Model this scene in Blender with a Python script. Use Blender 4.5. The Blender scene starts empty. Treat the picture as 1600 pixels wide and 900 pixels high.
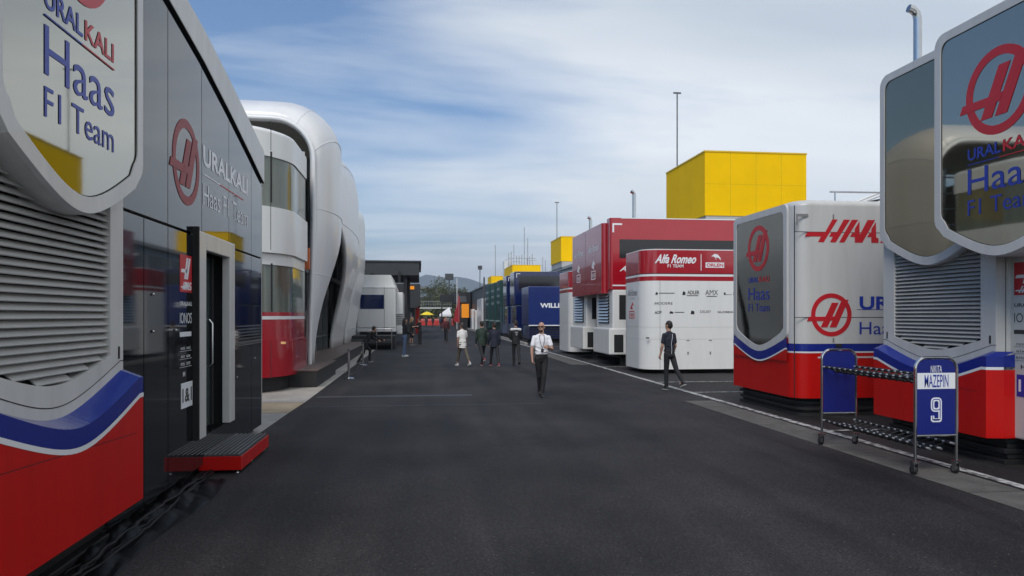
import bpy, bmesh, math, random
from mathutils import Vector, Matrix
R = math.radians
random.seed(7)
sc = bpy.context.scene
COL = sc.collection

# ------------------------------------------------------------------ camera
CH, FPX, HZ, TH = 1.85, 1150.0, 493.0, R(7.14)     # eye height, focal length in photo pixels, horizon row, yaw to the right
CT, ST = math.cos(TH), math.sin(TH)
cam_d = bpy.data.cameras.new('camera'); cam = bpy.data.objects.new('camera', cam_d); COL.objects.link(cam)
cam.location = (0, 0, CH); cam.rotation_euler = (R(90), 0, -TH)
cam_d.sensor_width = 36; cam_d.lens = 36 * FPX / 1600; cam_d.shift_y = (HZ - 450) / 1600
cam_d.clip_start = 0.05; cam_d.clip_end = 30000
sc.camera = cam

# ------------------------------------------------------------------ world, sun, exposure
SUN_EL, SUN_AZ = 46, 205       # azimuth clockwise from +Y: behind the camera, a little to the left
W = bpy.data.worlds.new('World'); sc.world = W; W.use_nodes = True
nt = W.node_tree; nt.nodes.clear()
def N(t, typ, **kw):
    n = t.nodes.new(typ)
    for k, v in kw.items(): setattr(n, k, v)
    return n
out = N(nt, 'ShaderNodeOutputWorld'); bg = N(nt, 'ShaderNodeBackground'); bg.inputs[1].default_value = 0.107
sky = N(nt, 'ShaderNodeTexSky', sky_type='NISHITA', sun_disc=False)
sky.sun_elevation = R(SUN_EL); sky.sun_rotation = R(SUN_AZ); sky.altitude = 150; sky.air_density = 1.2; sky.dust_density = 1.0; sky.ozone_density = 1.3
tc = N(nt, 'ShaderNodeTexCoord'); sep = N(nt, 'ShaderNodeSeparateXYZ'); nt.links.new(tc.outputs['Generated'], sep.inputs[0])
def math_n(t, op, a, b=None, c=None, clamp=False):
    n = N(t, 'ShaderNodeMath', operation=op, use_clamp=clamp)
    for i, v in enumerate((a, b, c)):
        if v is None: continue
        if isinstance(v, (int, float)): n.inputs[i].default_value = v
        else: t.links.new(v, n.inputs[i])
    return n.outputs[0]
# project the view direction on a cloud layer: (x, y) / (z + k)
zz = math_n(nt, 'ADD', math_n(nt, 'MAXIMUM', sep.outputs[2], 0.0), 0.16)
cx = math_n(nt, 'DIVIDE', sep.outputs[0], zz); cy = math_n(nt, 'DIVIDE', sep.outputs[1], zz)
comb = N(nt, 'ShaderNodeCombineXYZ'); nt.links.new(cx, comb.inputs[0]); nt.links.new(cy, comb.inputs[1])
mp = N(nt, 'ShaderNodeMapping'); nt.links.new(comb.outputs[0], mp.inputs[0])
mp.inputs['Rotation'].default_value = (0, 0, R(60)); mp.inputs['Scale'].default_value = (0.42, 1.1, 1); mp.inputs['Location'].default_value = (14.798, 18.447, 0)
n1 = N(nt, 'ShaderNodeTexNoise'); nt.links.new(mp.outputs[0], n1.inputs['Vector'])
n1.inputs['Scale'].default_value = 0.9; n1.inputs['Detail'].default_value = 9; n1.inputs['Roughness'].default_value = 0.56; n1.inputs['Distortion'].default_value = 0.5
# more cloud to the right (+X) and near the horizon, open blue up on the left
bias = math_n(nt, 'MULTIPLY_ADD', sep.outputs[0], 0.44, -0.04)
hz = math_n(nt, 'MULTIPLY', math_n(nt, 'SUBTRACT', 1.0, math_n(nt, 'MULTIPLY', sep.outputs[2], 3.8, clamp=True)), 0.26)
cov = math_n(nt, 'ADD', math_n(nt, 'ADD', n1.outputs[0], bias), hz)
ramp = N(nt, 'ShaderNodeValToRGB'); nt.links.new(cov, ramp.inputs[0])
ramp.color_ramp.elements[0].position = 0.40; ramp.color_ramp.elements[1].position = 0.63
ramp.color_ramp.elements[0].color = (0.0, 0.0, 0.0, 1); ramp.color_ramp.elements[1].color = (0.95, 0.95, 0.95, 1)
n2 = N(nt, 'ShaderNodeTexNoise'); nt.links.new(mp.outputs[0], n2.inputs['Vector']); n2.inputs['Scale'].default_value = 0.75; n2.inputs['Detail'].default_value = 8
cr = N(nt, 'ShaderNodeValToRGB'); nt.links.new(n2.outputs[0], cr.inputs[0])
cr.color_ramp.elements[0].position = 0.35; cr.color_ramp.elements[0].color = (3.5, 3.9, 4.35, 1)
cr.color_ramp.elements[1].position = 0.72; cr.color_ramp.elements[1].color = (6.5, 6.65, 6.75, 1)
hzc = N(nt, 'ShaderNodeMixRGB'); hzc.inputs[2].default_value = (6.9, 7.3, 7.5, 1); nt.links.new(cr.outputs[0], hzc.inputs[1]); nt.links.new(math_n(nt, 'MULTIPLY', hz, 4.2, clamp=True), hzc.inputs[0])
mix = N(nt, 'ShaderNodeMixRGB'); nt.links.new(ramp.outputs[0], mix.inputs[0]); skd = N(nt, 'ShaderNodeMixRGB', blend_type='MULTIPLY'); skd.inputs[0].default_value = 1; skd.inputs[2].default_value = (.44, .56, .70, 1); nt.links.new(sky.outputs[0], skd.inputs[1]); nt.links.new(skd.outputs[0], mix.inputs[1]); nt.links.new(hzc.outputs[0], mix.inputs[2])
nt.links.new(mix.outputs[0], bg.inputs[0]); nt.links.new(bg.outputs[0], out.inputs[0])

sd = bpy.data.lights.new('sun', 'SUN'); sd.energy = 1.3; sd.angle = R(30); sd.color = (1, 0.93, 0.82)
sun = bpy.data.objects.new('sun', sd); COL.objects.link(sun)
dirv = Vector((math.sin(R(SUN_AZ)) * math.cos(R(SUN_EL)), math.cos(R(SUN_AZ)) * math.cos(R(SUN_EL)), math.sin(R(SUN_EL))))
sun.rotation_euler = dirv.to_track_quat('Z', 'Y').to_euler(); sun.location = dirv * 50
sc.view_settings.view_transform = 'Standard'; sc.view_settings.look = 'None'; sc.view_settings.gamma = 1.0
sc.view_settings.exposure = 0.78
sc.cycles.max_bounces = 8; sc.cycles.volume_bounces = 0; sc.cycles.glossy_bounces = 5

# ------------------------------------------------------------------ pixel -> plane helpers (photo measurements to metres)
def pX(px, py, X):                      # on the vertical plane x = X -> (Y, z)
    D = FPX * X / CT / (px - 656.0); Y = (D - X * ST) / CT
    return Y, CH + (HZ - py) / FPX * D
def pY(px, py, Y):                      # on the vertical plane y = Y -> (X, z)
    k = (px - 656.0) / FPX; X = k * Y * CT * CT / (1 - k * ST * CT); D = Y * CT + X * ST
    return X, CH + (HZ - py) / FPX * D
def pG(px, py, z=0.0):                  # on the ground
    D = FPX * (CH - z) / (py - HZ); l = (px - 800) / FPX * D
    return l * CT + D * ST, D * CT - l * ST

# ------------------------------------------------------------------ materials
MATS = {}
def mat(name, col, rough=0.5, metal=0.0, coat=0.0, dirt=0.0, scale=3.0, bump=0.0, bscale=60, ior=1.5, emit=0, trans=0, spec=None, rvar=0.0, streak=False):
    if name in MATS: return MATS[name]
    m = bpy.data.materials.new(name); m.use_nodes = True; t = m.node_tree; b = t.nodes['Principled BSDF']
    b.inputs['Base Color'].default_value = (*col, 1); b.inputs['Roughness'].default_value = rough; b.inputs['Metallic'].default_value = metal
    b.inputs['IOR'].default_value = ior; b.inputs['Coat Weight'].default_value = coat; b.inputs['Coat Roughness'].default_value = 0.05
    if trans: b.inputs['Transmission Weight'].default_value = trans
    if spec is not None: b.inputs['Specular IOR Level'].default_value = spec
    if emit: b.inputs['Emission Color'].default_value = (*col, 1); b.inputs['Emission Strength'].default_value = emit
    if dirt or bump or rvar:
        g = N(t, 'ShaderNodeTexCoord')
        mpn = N(t, 'ShaderNodeMapping'); t.links.new(g.outputs['Object'], mpn.inputs[0])
        if streak: mpn.inputs['Scale'].default_value = (3, 3, 0.35)
        n = N(t, 'ShaderNodeTexNoise'); t.links.new(mpn.outputs[0], n.inputs['Vector']); n.inputs['Scale'].default_value = scale; n.inputs['Detail'].default_value = 8; n.inputs['Roughness'].default_value = 0.65
        if dirt:
            mx = N(t, 'ShaderNodeMixRGB'); mx.inputs[1].default_value = (*[c * (1 + dirt * .5) for c in col], 1)
            mx.inputs[2].default_value = (*[c * (1 - dirt) for c in col], 1)
            rr = N(t, 'ShaderNodeMapRange'); rr.inputs[1].default_value = 0.32; rr.inputs[2].default_value = 0.7
            t.links.new(n.outputs[0], rr.inputs[0]); t.links.new(rr.outputs[0], mx.inputs[0]); t.links.new(mx.outputs[0], b.inputs['Base Color'])
        if rvar:
            r2 = N(t, 'ShaderNodeMapRange'); r2.inputs[3].default_value = max(0.0, rough - rvar); r2.inputs[4].default_value = rough + rvar
            t.links.new(n.outputs[0], r2.inputs[0]); t.links.new(r2.outputs[0], b.inputs['Roughness'])
        if bump:
            n3 = N(t, 'ShaderNodeTexNoise'); t.links.new(g.outputs['Object'], n3.inputs['Vector']); n3.inputs['Scale'].default_value = bscale; n3.inputs['Detail'].default_value = 4
            bp = N(t, 'ShaderNodeBump'); bp.inputs['Strength'].default_value = bump; bp.inputs['Distance'].default_value = 0.02
            t.links.new(n3.outputs[0], bp.inputs['Height']); t.links.new(bp.outputs[0], b.inputs['Normal'])
    MATS[name] = m; return m

GREY = mat('silver paint', (0.55, 0.54, 0.52), 0.4, 0.0, 0.2, dirt=0.10, scale=1.6, rvar=0.08, streak=True)
DGREY = mat('dark grey metal', (0.10, 0.105, 0.11), 0.45, 0.3, dirt=0.15)
SLAT = mat('louvre grey', (0.40, 0.39, 0.37), 0.5, 0.0, dirt=0.12, scale=2)
RED = mat('red paint', (0.50, 0.006, 0.004), 0.34, 0, 0.12, dirt=0.10, scale=1.5, rvar=0.06, streak=True, spec=0.3)
BLUE = mat('blue paint', (0.007, 0.020, 0.22), 0.26, 0, 0.35, dirt=0.08)
WHITE = mat('white paint', (0.72, 0.72, 0.70), 0.35, 0, 0.3, dirt=0.06, scale=1.2, rvar=0.08, streak=True)
WSTRIPE = mat('white stripe vinyl', (0.72, 0.72, 0.72), 0.4)
ARED = mat('crimson paint', (0.36, 0.006, 0.016), 0.22, 0, 0.6, dirt=0.07)
BLACK = mat('black rubber', (0.012, 0.012, 0.013), 0.6, dirt=0.3, bump=0.3, bscale=9)
BLACKG = mat('black gloss panel', (0.012, 0.013, 0.015), 0.04, 0, 0, ior=1.75, bump=0.012, bscale=1.3)
MIRROR = mat('mirrored screen glass', (0.40, 0.39, 0.34), 0.03, 1.0, bump=0.03, bscale=0.7)
MIRRORD = mat('dark mirrored glass', (0.29, 0.265, 0.205), 0.03, 1.0, bump=0.03, bscale=0.7)
TINT = mat('tinted facade glass', (0.010, 0.014, 0.018), 0.03, 0.0, ior=1.72, bump=0.03, bscale=1.1)
GREENG = mat('greenish glass', (0.15, 0.17, 0.14), 0.06, 0.0, ior=1.6, dirt=0.45, scale=0.5, streak=True, bump=0.02, bscale=1)
STEEL = mat('brushed steel', (0.5, 0.5, 0.5), 0.22, 1.0, dirt=0.1)
CHROME = mat('chrome tube', (0.6, 0.6, 0.6), 0.15, 1.0)
YEL = mat('yellow cladding', (0.92, 0.55, 0.0), 0.6, spec=0.06, dirt=0.07, scale=0.4, bump=0.05, bscale=3)
CREAM = mat('shell membrane', (0.70, 0.70, 0.70), 0.35, 0.0, 0.25, dirt=0.06, scale=0.6, streak=True)
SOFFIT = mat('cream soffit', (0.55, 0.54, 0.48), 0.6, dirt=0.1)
NAVY = mat('navy paint', (0.004, 0.011, 0.07), 0.2, 0, 0.6, dirt=0.1)
WBLUE = mat('blue box paint', (0.005, 0.020, 0.13), 0.3, 0, 0.3, dirt=0.1)
GREEN = mat('dark green paint', (0.004, 0.04, 0.035), 0.5, 0, 0.0, dirt=0.1)
DARK = mat('near black fabric', (0.02, 0.021, 0.023), 0.7, dirt=0.2)
DARKB = mat('black cladding', (0.03, 0.032, 0.035), 0.45, dirt=0.2, scale=1)
ORANGE = mat('orange panel', (0.85, 0.28, 0.01), 0.5, emit=0.15)
CONC = mat('pale concrete', (0.33, 0.31, 0.28), 0.85, dirt=0.28, scale=1.4, bump=0.3, bscale=30)
CONC2 = mat('ochre concrete', (0.36, 0.29, 0.19), 0.85, dirt=0.25, scale=1.4, bump=0.3, bscale=30)
GUTTER = mat('gutter concrete', (0.11, 0.105, 0.095), 0.9, dirt=0.35, scale=3, bump=0.5, bscale=40)
TXTBLUE = mat('lettering blue', (0.012, 0.035, 0.32), 0.4)
TXTRED = mat('lettering red', (0.50, 0.012, 0.02), 0.4)
TXTWHITE = mat('lettering white', (0.75, 0.76, 0.78), 0.4)
TXTBLACK = mat('lettering black', (0.02, 0.02, 0.022), 0.4)
TXTGREY = mat('lettering grey', (0.25, 0.25, 0.26), 0.4)
SEAM = mat('seam black', (0.01, 0.01, 0.01), 0.8)
PIT = mat('grey concrete building', (0.42, 0.42, 0.41), 0.8, dirt=0.15, scale=0.4)

# ------------------------------------------------------------------ mesh builder
I4 = Matrix.Identity(4)
class MB:
    def __init__(s, M=None): s.v = []; s.f = []; s.m = []; s.M = M or I4; s.sm = []
    def add(s, vs, fs, mi=0, smooth=False):
        o = len(s.v); s.v += [s.M @ Vector(p) for p in vs]
        for f in fs: s.f.append([i + o for i in f]); s.m.append(mi); s.sm.append(smooth)
        return s
    def box(s, x0, x1, y0, y1, z0, z1, mi=0):
        vs = [(x, y, z) for x in (x0, x1) for y in (y0, y1) for z in (z0, z1)]
        return s.add(vs, [(0, 1, 3, 2), (4, 6, 7, 5), (0, 4, 5, 1), (2, 3, 7, 6), (0, 2, 6, 4), (1, 5, 7, 3)], mi)
    def cbox(s, x0, x1, y0, y1, z0, z1, c=0.02, mi=0):      # box with chamfered edges
        b = bmesh.new(); bmesh.ops.create_cube(b, size=1)
        for v in b.verts: v.co = Vector(((x0 + x1) / 2 + v.co.x * (x1 - x0), (y0 + y1) / 2 + v.co.y * (y1 - y0), (z0 + z1) / 2 + v.co.z * (z1 - z0)))
        bmesh.ops.bevel(b, geom=b.edges[:], offset=c, segments=2, profile=0.6, affect='EDGES')
        b.verts.ensure_lookup_table(); b.verts.index_update()
        s.add([v.co[:] for v in b.verts], [[v.index for v in f.verts] for f in b.faces], mi); b.free(); return s
    def prism(s, poly, y0, y1, mi=0):                       # polygon in (x, z), extruded along y
        n = len(poly); vs = [(x, y0, z) for x, z in poly] + [(x, y1, z) for x, z in poly]
        return s.add(vs, [list(range(n)), list(range(2 * n - 1, n - 1, -1))] + [(i, (i + 1) % n, n + (i + 1) % n, n + i) for i in range(n)], mi)
    def ring(s, outer, inner, y0, y1, mi=0, smooth=False):  # frame between two outlines with the same point count
        n = len(outer)
        vs = [(x, y0, z) for x, z in outer] + [(x, y0, z) for x, z in inner] + [(x, y1, z) for x, z in outer] + [(x, y1, z) for x, z in inner]
        fs = []
        for i in range(n):
            j = (i + 1) % n
            fs += [(i, j, n + j, n + i), (2 * n + i, 3 * n + i, 3 * n + j, 2 * n + j), (i, 2 * n + i, 2 * n + j, j), (n + i, n + j, 3 * n + j, 3 * n + i)]
        return s.add(vs, fs, mi, smooth)
    def rings(s, loops, mi=0, closed=True, caps=True, smooth=True):
        n = len(loops[0]); vs = [p for l in loops for p in l]; fs = []
        for a in range(len(loops) - 1):
            for i in range(n if closed else n - 1):
                j = (i + 1) % n; fs.append((a * n + i, a * n + j, (a + 1) * n + j, (a + 1) * n + i))
        s.add(vs, fs, mi, smooth)
        if caps and closed:
            s.add(loops[0], [list(range(n))[::-1]], mi); s.add(loops[-1], [list(range(n))], mi)
        return s
    def tube(s, pts, r, n=8, mi=0, caps=True):
        pts = [Vector(p) for p in pts]; rs = r if isinstance(r, (list, tuple)) else [r] * len(pts); loops = []; up = None
        for i, p in enumerate(pts):
            d = (pts[min(i + 1, len(pts) - 1)] - pts[max(i - 1, 0)]).normalized()
            if up is None: up = Vector((0, 0, 1)) if abs(d.z) < 0.9 else Vector((1, 0, 0))
            a = d.cross(up).normalized(); up = a.cross(d).normalized()
            loops.append([tuple(p + rs[i] * (math.cos(2 * math.pi * k / n) * a + math.sin(2 * math.pi * k / n) * up)) for k in range(n)])
        return s.rings(loops, mi, caps=caps)
    def lathe(s, prof, c=(0, 0, 0), n=16, mi=0):            # (r, z) profile
        return s.rings([[(c[0] + r * math.cos(2 * math.pi * k / n), c[1] + r * math.sin(2 * math.pi * k / n), c[2] + z) for k in range(n)] for r, z in prof], mi)
    def ball(s, c, rx, ry=None, rz=None, mi=0, n=12):
        ry = ry or rx; rz = rz or rx
        return s.rings([[(c[0] + rx * math.sin(a) * math.cos(t), c[1] + ry * math.sin(a) * math.sin(t), c[2] - rz * math.cos(a))
                         for t in [2 * math.pi * k / n for k in range(n)]] for a in [math.pi * (i + .15) / (n * .5 + .3) for i in range(n // 2 + 1)]], mi)

def link_mesh(name, mb, mats, parent=None):
    if not isinstance(mats, (list, tuple)): mats = [mats]
    me = bpy.data.meshes.new(name)
    inv = parent.matrix_basis.inverted() if parent else I4
    if parent and parent.parent: inv = inv @ parent.parent.matrix_basis.inverted()
    me.from_pydata([tuple(inv @ v) for v in mb.v], [], mb.f)
    for m in mats: me.materials.append(m)
    me.polygons.foreach_set('material_index', mb.m); me.polygons.foreach_set('use_smooth', mb.sm)
    b = bmesh.new(); b.from_mesh(me); bmesh.ops.remove_doubles(b, verts=b.verts, dist=1e-5); bmesh.ops.recalc_face_normals(b, faces=b.faces); b.to_mesh(me); b.free()
    if any(mb.sm): me.set_sharp_from_angle(angle=R(34))
    o = bpy.data.objects.new(name, me); COL.objects.link(o)
    if any(mb.sm) and len(mb.f) > 12: w = o.modifiers.new('weighted', 'WEIGHTED_NORMAL'); w.keep_sharp = True
    if parent: o.parent = parent
    return o
part = link_mesh
def tag(o, label=None, cat=None, group=None, kind=None):
    if label: o['label'] = label
    if cat: o['category'] = cat
    if group: o['group'] = group
    if kind: o['kind'] = kind
    return o
def thing(name, loc, label, cat, group=None, rz=0):
    o = bpy.data.objects.new(name, None); COL.objects.link(o)
    o.matrix_basis = Matrix.Translation(Vector(loc)) @ Matrix.Rotation(rz, 4, 'Z')
    o.location = loc; o.rotation_euler = (0, 0, rz)
    return tag(o, label, cat, group)
def single(name, mb, mats, label, cat, group=None):
    return tag(link_mesh(name, mb, mats), label, cat, group)
def struct(name, mb, mats): return tag(link_mesh(name, mb, mats), kind='structure')
def clone(root, loc, label=None, rz=None):
    def cp(o, parent):
        c = o.copy(); COL.objects.link(c); c.parent = parent
        for ch in [x for x in bpy.data.objects if x.parent == o]: cp(ch, c)
        return c
    r = cp(root, None); r.location = loc
    if rz is not None: r.rotation_euler = (0, 0, rz)
    if label: r['label'] = label
    return r
def frame(X, Y, z=0, rz=0): return Matrix.Translation((X, Y, z)) @ Matrix.Rotation(rz, 4, 'Z')
FL, FR = R(90), R(-90)     # facades facing the road: left side of the road / right side of the road

# ---- lettering: fits a string into a rectangle of the (x, z) plane of frame M, standing dy proud of y = y0
def text_mb(mb, s, x0, x1, z0, z1, y=-0.004, bold=0.0, shear=0.0, mi=0, th=0.002):
    cu = bpy.data.curves.new('t', 'FONT'); cu.body = s; cu.offset = bold; cu.shear = shear; cu.resolution_u = 3
    ob = bpy.data.objects.new('t', cu); COL.objects.link(ob)
    dg = bpy.context.evaluated_depsgraph_get(); me = bpy.data.meshes.new_from_object(ob.evaluated_get(dg))
    vs = [v.co.copy() for v in me.vertices]; fs = [list(p.vertices) for p in me.polygons]
    bpy.data.objects.remove(ob); bpy.data.curves.remove(cu); bpy.data.meshes.remove(me)
    if not vs: return mb
    ax, bx = min(v.x for v in vs), max(v.x for v in vs); ay, by = min(v.y for v in vs), max(v.y for v in vs)
    P = [((v.x - ax) / (bx - ax) * (x1 - x0) + x0, (v.y - ay) / (by - ay) * (z1 - z0) + z0) for v in vs]
    mb.add([(p[0], y - th, p[1]) for p in P], fs, mi)
    return mb
def poly_mb(mb, polys, x0, x1, z0, z1, y, mi=0):            # polygons in picture space (y down) fitted into a rectangle
    xs = [p[0] for q in polys for p in q]; ys = [p[1] for q in polys for p in q]
    a, b, c, d = min(xs), max(xs), min(ys), max(ys)
    for q in polys:
        mb.prism([(x0 + (p[0] - a) / (b - a) * (x1 - x0), z1 - (p[1] - c) / (d - c) * (z1 - z0)) for p in q], y - 0.003, y + 0.0005, mi)
    return mb
WORD = [[(110,695),(145,645),(325,645),(400,495),(455,495),(310,760),(250,760),(280,695)],
        [(365,695),(390,645),(445,645),(520,495),(585,495),(435,760),(375,760),(405,695)],
        [(470,760),(605,495),(670,495),(525,760)],
        [(685,510),(685,640),(690,665),(770,495),(850,495),(715,760),(635,760),(635,695),(585,695),(610,645),(635,645),(635,600)],
        [(858,520),(862,700),(885,705),(885,760),(810,760),(810,695),(765,695),(795,640),(810,640),(810,600)],
        [(905,760),(1075,760),(1120,690),(1120,620),(1010,620),(1030,550),(1110,550),(1135,495),(990,495),(925,590),(925,660),(1040,660),(1025,710),(925,710)]]
HMARK = [[(375,527),(403,527),(450,430),(422,430)], [(412,527),(441,527),(492,418),(464,418)], [(318,502),(326,485),(396,485),(388,502)], [(398,500),(404,484),(432,484),(424,500)]]
def logo(mb, cx, cz, r, y, mi=0):
    n = 40; o = [(cx + r * math.cos(2 * math.pi * i / n), cz + r * math.sin(2 * math.pi * i / n)) for i in range(n)]
    q = [(cx + r * .79 * math.cos(2 * math.pi * i / n), cz + r * .79 * math.sin(2 * math.pi * i / n)) for i in range(n)]
    mb.ring(o, q, y - 0.003, y + 0.0005, mi)
    k = r / 85.0
    for i, p in enumerate(HMARK): mb.prism([(cx + (a - 420) * k, cz - (b - 478) * k) for a, b in p], y - 0.0045 - .0006 * i, y + 0.0005 + .0001 * i, mi)
    return mb
exec_people = []

# ================================================================== SETTING
# ---- asphalt
def asphalt():
    m = bpy.data.materials.new('asphalt'); m.use_nodes = True; t = m.node_tree; b = t.nodes['Principled BSDF']
    g = N(t, 'ShaderNodeTexCoord')
    a = N(t, 'ShaderNodeTexNoise'); a.inputs['Scale'].default_value = 130; a.inputs['Detail'].default_value = 3
    c = N(t, 'ShaderNodeTexNoise'); c.inputs['Scale'].default_value = 0.45; c.inputs['Detail'].default_value = 6
    mp = N(t, 'ShaderNodeMapping'); mp.inputs['Scale'].default_value = (2.2, 0.12, 1); t.links.new(g.outputs['Object'], mp.inputs[0])
    d = N(t, 'ShaderNodeTexNoise'); d.inputs['Scale'].default_value = 1.0; d.inputs['Detail'].default_value = 5; t.links.new(mp.outputs[0], d.inputs['Vector'])
    v = N(t, 'ShaderNodeTexVoronoi'); v.inputs['Scale'].default_value = 210
    for n in (a, c, v): t.links.new(g.outputs['Object'], n.inputs['Vector'])
    s1 = math_n(t, 'MULTIPLY_ADD', a.outputs[0], 0.5, math_n(t, 'MULTIPLY', c.outputs[0], 0.55))
    s = math_n(t, 'MULTIPLY_ADD', d.outputs[0], 0.5, s1)
    rp = N(t, 'ShaderNodeValToRGB'); t.links.new(s, rp.inputs[0])
    e = rp.color_ramp.elements; e[0].position = 0.62; e[0].color = (0.009, 0.0085, 0.009, 1); e[1].position = 0.98; e[1].color = (0.048, 0.044, 0.045, 1)
    st = N(t, 'ShaderNodeTexNoise'); st.inputs['Scale'].default_value = 38; st.inputs['Detail'].default_value = 1; t.links.new(g.outputs['Object'], st.inputs['Vector'])
    stm = N(t, 'ShaderNodeMapRange'); stm.inputs[1].default_value = 0.67; stm.inputs[2].default_value = 0.74; t.links.new(st.outputs[0], stm.inputs[0])
    mx = N(t, 'ShaderNodeMixRGB'); mx.inputs[2].default_value = (0.11, 0.09, 0.075, 1); t.links.new(rp.outputs[0], mx.inputs[1]); t.links.new(math_n(t, 'MULTIPLY', stm.outputs[0], 0.6), mx.inputs[0])
    vc = N(t, 'ShaderNodeTexVoronoi'); vc.inputs['Scale'].default_value = 95; t.links.new(g.outputs['Object'], vc.inputs['Vector'])
    sv = N(t, 'ShaderNodeSeparateXYZ'); t.links.new(vc.outputs['Color'], sv.inputs[0]); vm = N(t, 'ShaderNodeMapRange'); vm.inputs[3].default_value = .45; vm.inputs[4].default_value = 1.6; t.links.new(sv.outputs[0], vm.inputs[0])
    ml = N(t, 'ShaderNodeMixRGB', blend_type='MULTIPLY'); ml.inputs[0].default_value = 1; t.links.new(mx.outputs[0], ml.inputs[1]); t.links.new(vm.outputs[0], ml.inputs[2])
    t.links.new(ml.outputs[0], b.inputs['Base Color']); b.inputs['Roughness'].default_value = 0.72
    b.inputs['Specular IOR Level'].default_value = 0.22; rr = N(t, 'ShaderNodeMapRange'); rr.inputs[3].default_value = 0.58; rr.inputs[4].default_value = 0.85; t.links.new(d.outputs[0], rr.inputs[0]); t.links.new(rr.outputs[0], b.inputs['Roughness'])
    bp = N(t, 'ShaderNodeBump'); bp.inputs['Strength'].default_value = 0.45; bp.inputs['Distance'].default_value = 0.012
    t.links.new(v.outputs['Distance'], bp.inputs['Height']); t.links.new(bp.outputs[0], b.inputs['Normal'])
    return m
ASPH = asphalt()
g = MB(); S = 7000
g.add([(-S, -200, 0), (S, -200, 0), (S, S, 0), (-S, S, 0)], [(0, 1, 2, 3)])
struct('ground', g, mat('distant ground', (0.06, 0.065, 0.05), 0.9, dirt=0.3, scale=0.01))
g = MB(); g.add([(-14, -30, .004), (40, -30, .004), (40, 260, .004), (-14, 260, .004)], [(0, 1, 2, 3)]); struct('road', g, ASPH)
# white paint lines on the right, worn, as sheets
PAINT = bpy.data.materials.new('worn road paint'); PAINT.use_nodes = True
t = PAINT.node_tree; b = t.nodes['Principled BSDF']; n = N(t, 'ShaderNodeTexNoise'); n.inputs['Scale'].default_value = 9; n.inputs['Detail'].default_value = 8
gco = N(t, 'ShaderNodeTexCoord'); t.links.new(gco.outputs['Object'], n.inputs['Vector'])
rp = N(t, 'ShaderNodeValToRGB'); t.links.new(n.outputs[0], rp.inputs[0]); rp.color_ramp.elements[0].position = .40; rp.color_ramp.elements[1].position = .58
rp.color_ramp.elements[0].color = (.10, .10, .10, 1); rp.color_ramp.elements[1].color = (.50, .50, .48, 1); t.links.new(rp.outputs[0], b.inputs['Base Color']); b.inputs['Roughness'].default_value = .7
g = MB()
g.add([(6.36, -5, .012), (6.50, -5, .012), (6.50, 120, .012), (6.36, 120, .012)], [(0, 1, 2, 3)])
struct('edge_line', g, PAINT)
g = MB()
for y in (11.0, 16.9, 19.6, 25.7, 29.0, 37.5, 43):
    g.add([(6.52, y, .012), (13, y, .012), (13, y + .10, .012), (6.52, y + .10, .012)], [(0, 1, 2, 3)])
struct('bay_lines', g, PAINT)
g = MB()
for a, bb in ((-5, 15.3), (27.0, 36.5)):
    y = a
    while y < bb:
        e = min(y + 2.4, bb); g.add([(5.66, y + .012, .008), (6.30, y + .012, .008), (6.30, e, .008), (5.66, e, .008)], [(0, 1, 2, 3)]); y += 2.4
struct('gutter_strip', g, GUTTER)
g = MB()
y = 46
while y < 118: g.box(6.6, 6.75, y, y + 2.97, 0, .13); y += 3
struct('kerb', g, CONC)
# faint patch joints across the asphalt
g = MB()
for x0, x1, y0, y1 in ((-2.3, 1.2, 16.9, 17.2), (-1.9, 5.5, 25.6, 25.66), (-2.3, 2.6, 15.2, 15.26), (-1.2, 3.5, 33.0, 33.06)):
    g.add([(x0, y0, .0075), (x1, y0, .0075), (x1, y1, .0075), (x0, y1, .0075)], [(0, 1, 2, 3)])
struct('asphalt_joints', g, mat('tar joint', (.035, .035, .036), .6, dirt=.3))
# concrete apron on the left between the two hospitality units
g = MB()
g.add([(-12, 11, .010), (-2.50, 11, .010), (-2.46, 14.3, .010), (-12, 14.3, .010)], [(0, 1, 2, 3)])
g.add([(-12, 14.33, .010), (-2.46, 14.33, .010), (-2.42, 16.0, .010), (-12, 16.0, .010)], [(0, 1, 2, 3)], 1)
g.add([(-12, 16.03, .010), (-2.42, 16.03, .010), (-2.36, 40, .010), (-12, 40, .010)], [(0, 1, 2, 3)])
struct('pavement', g, [CONC, CONC2])

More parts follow.
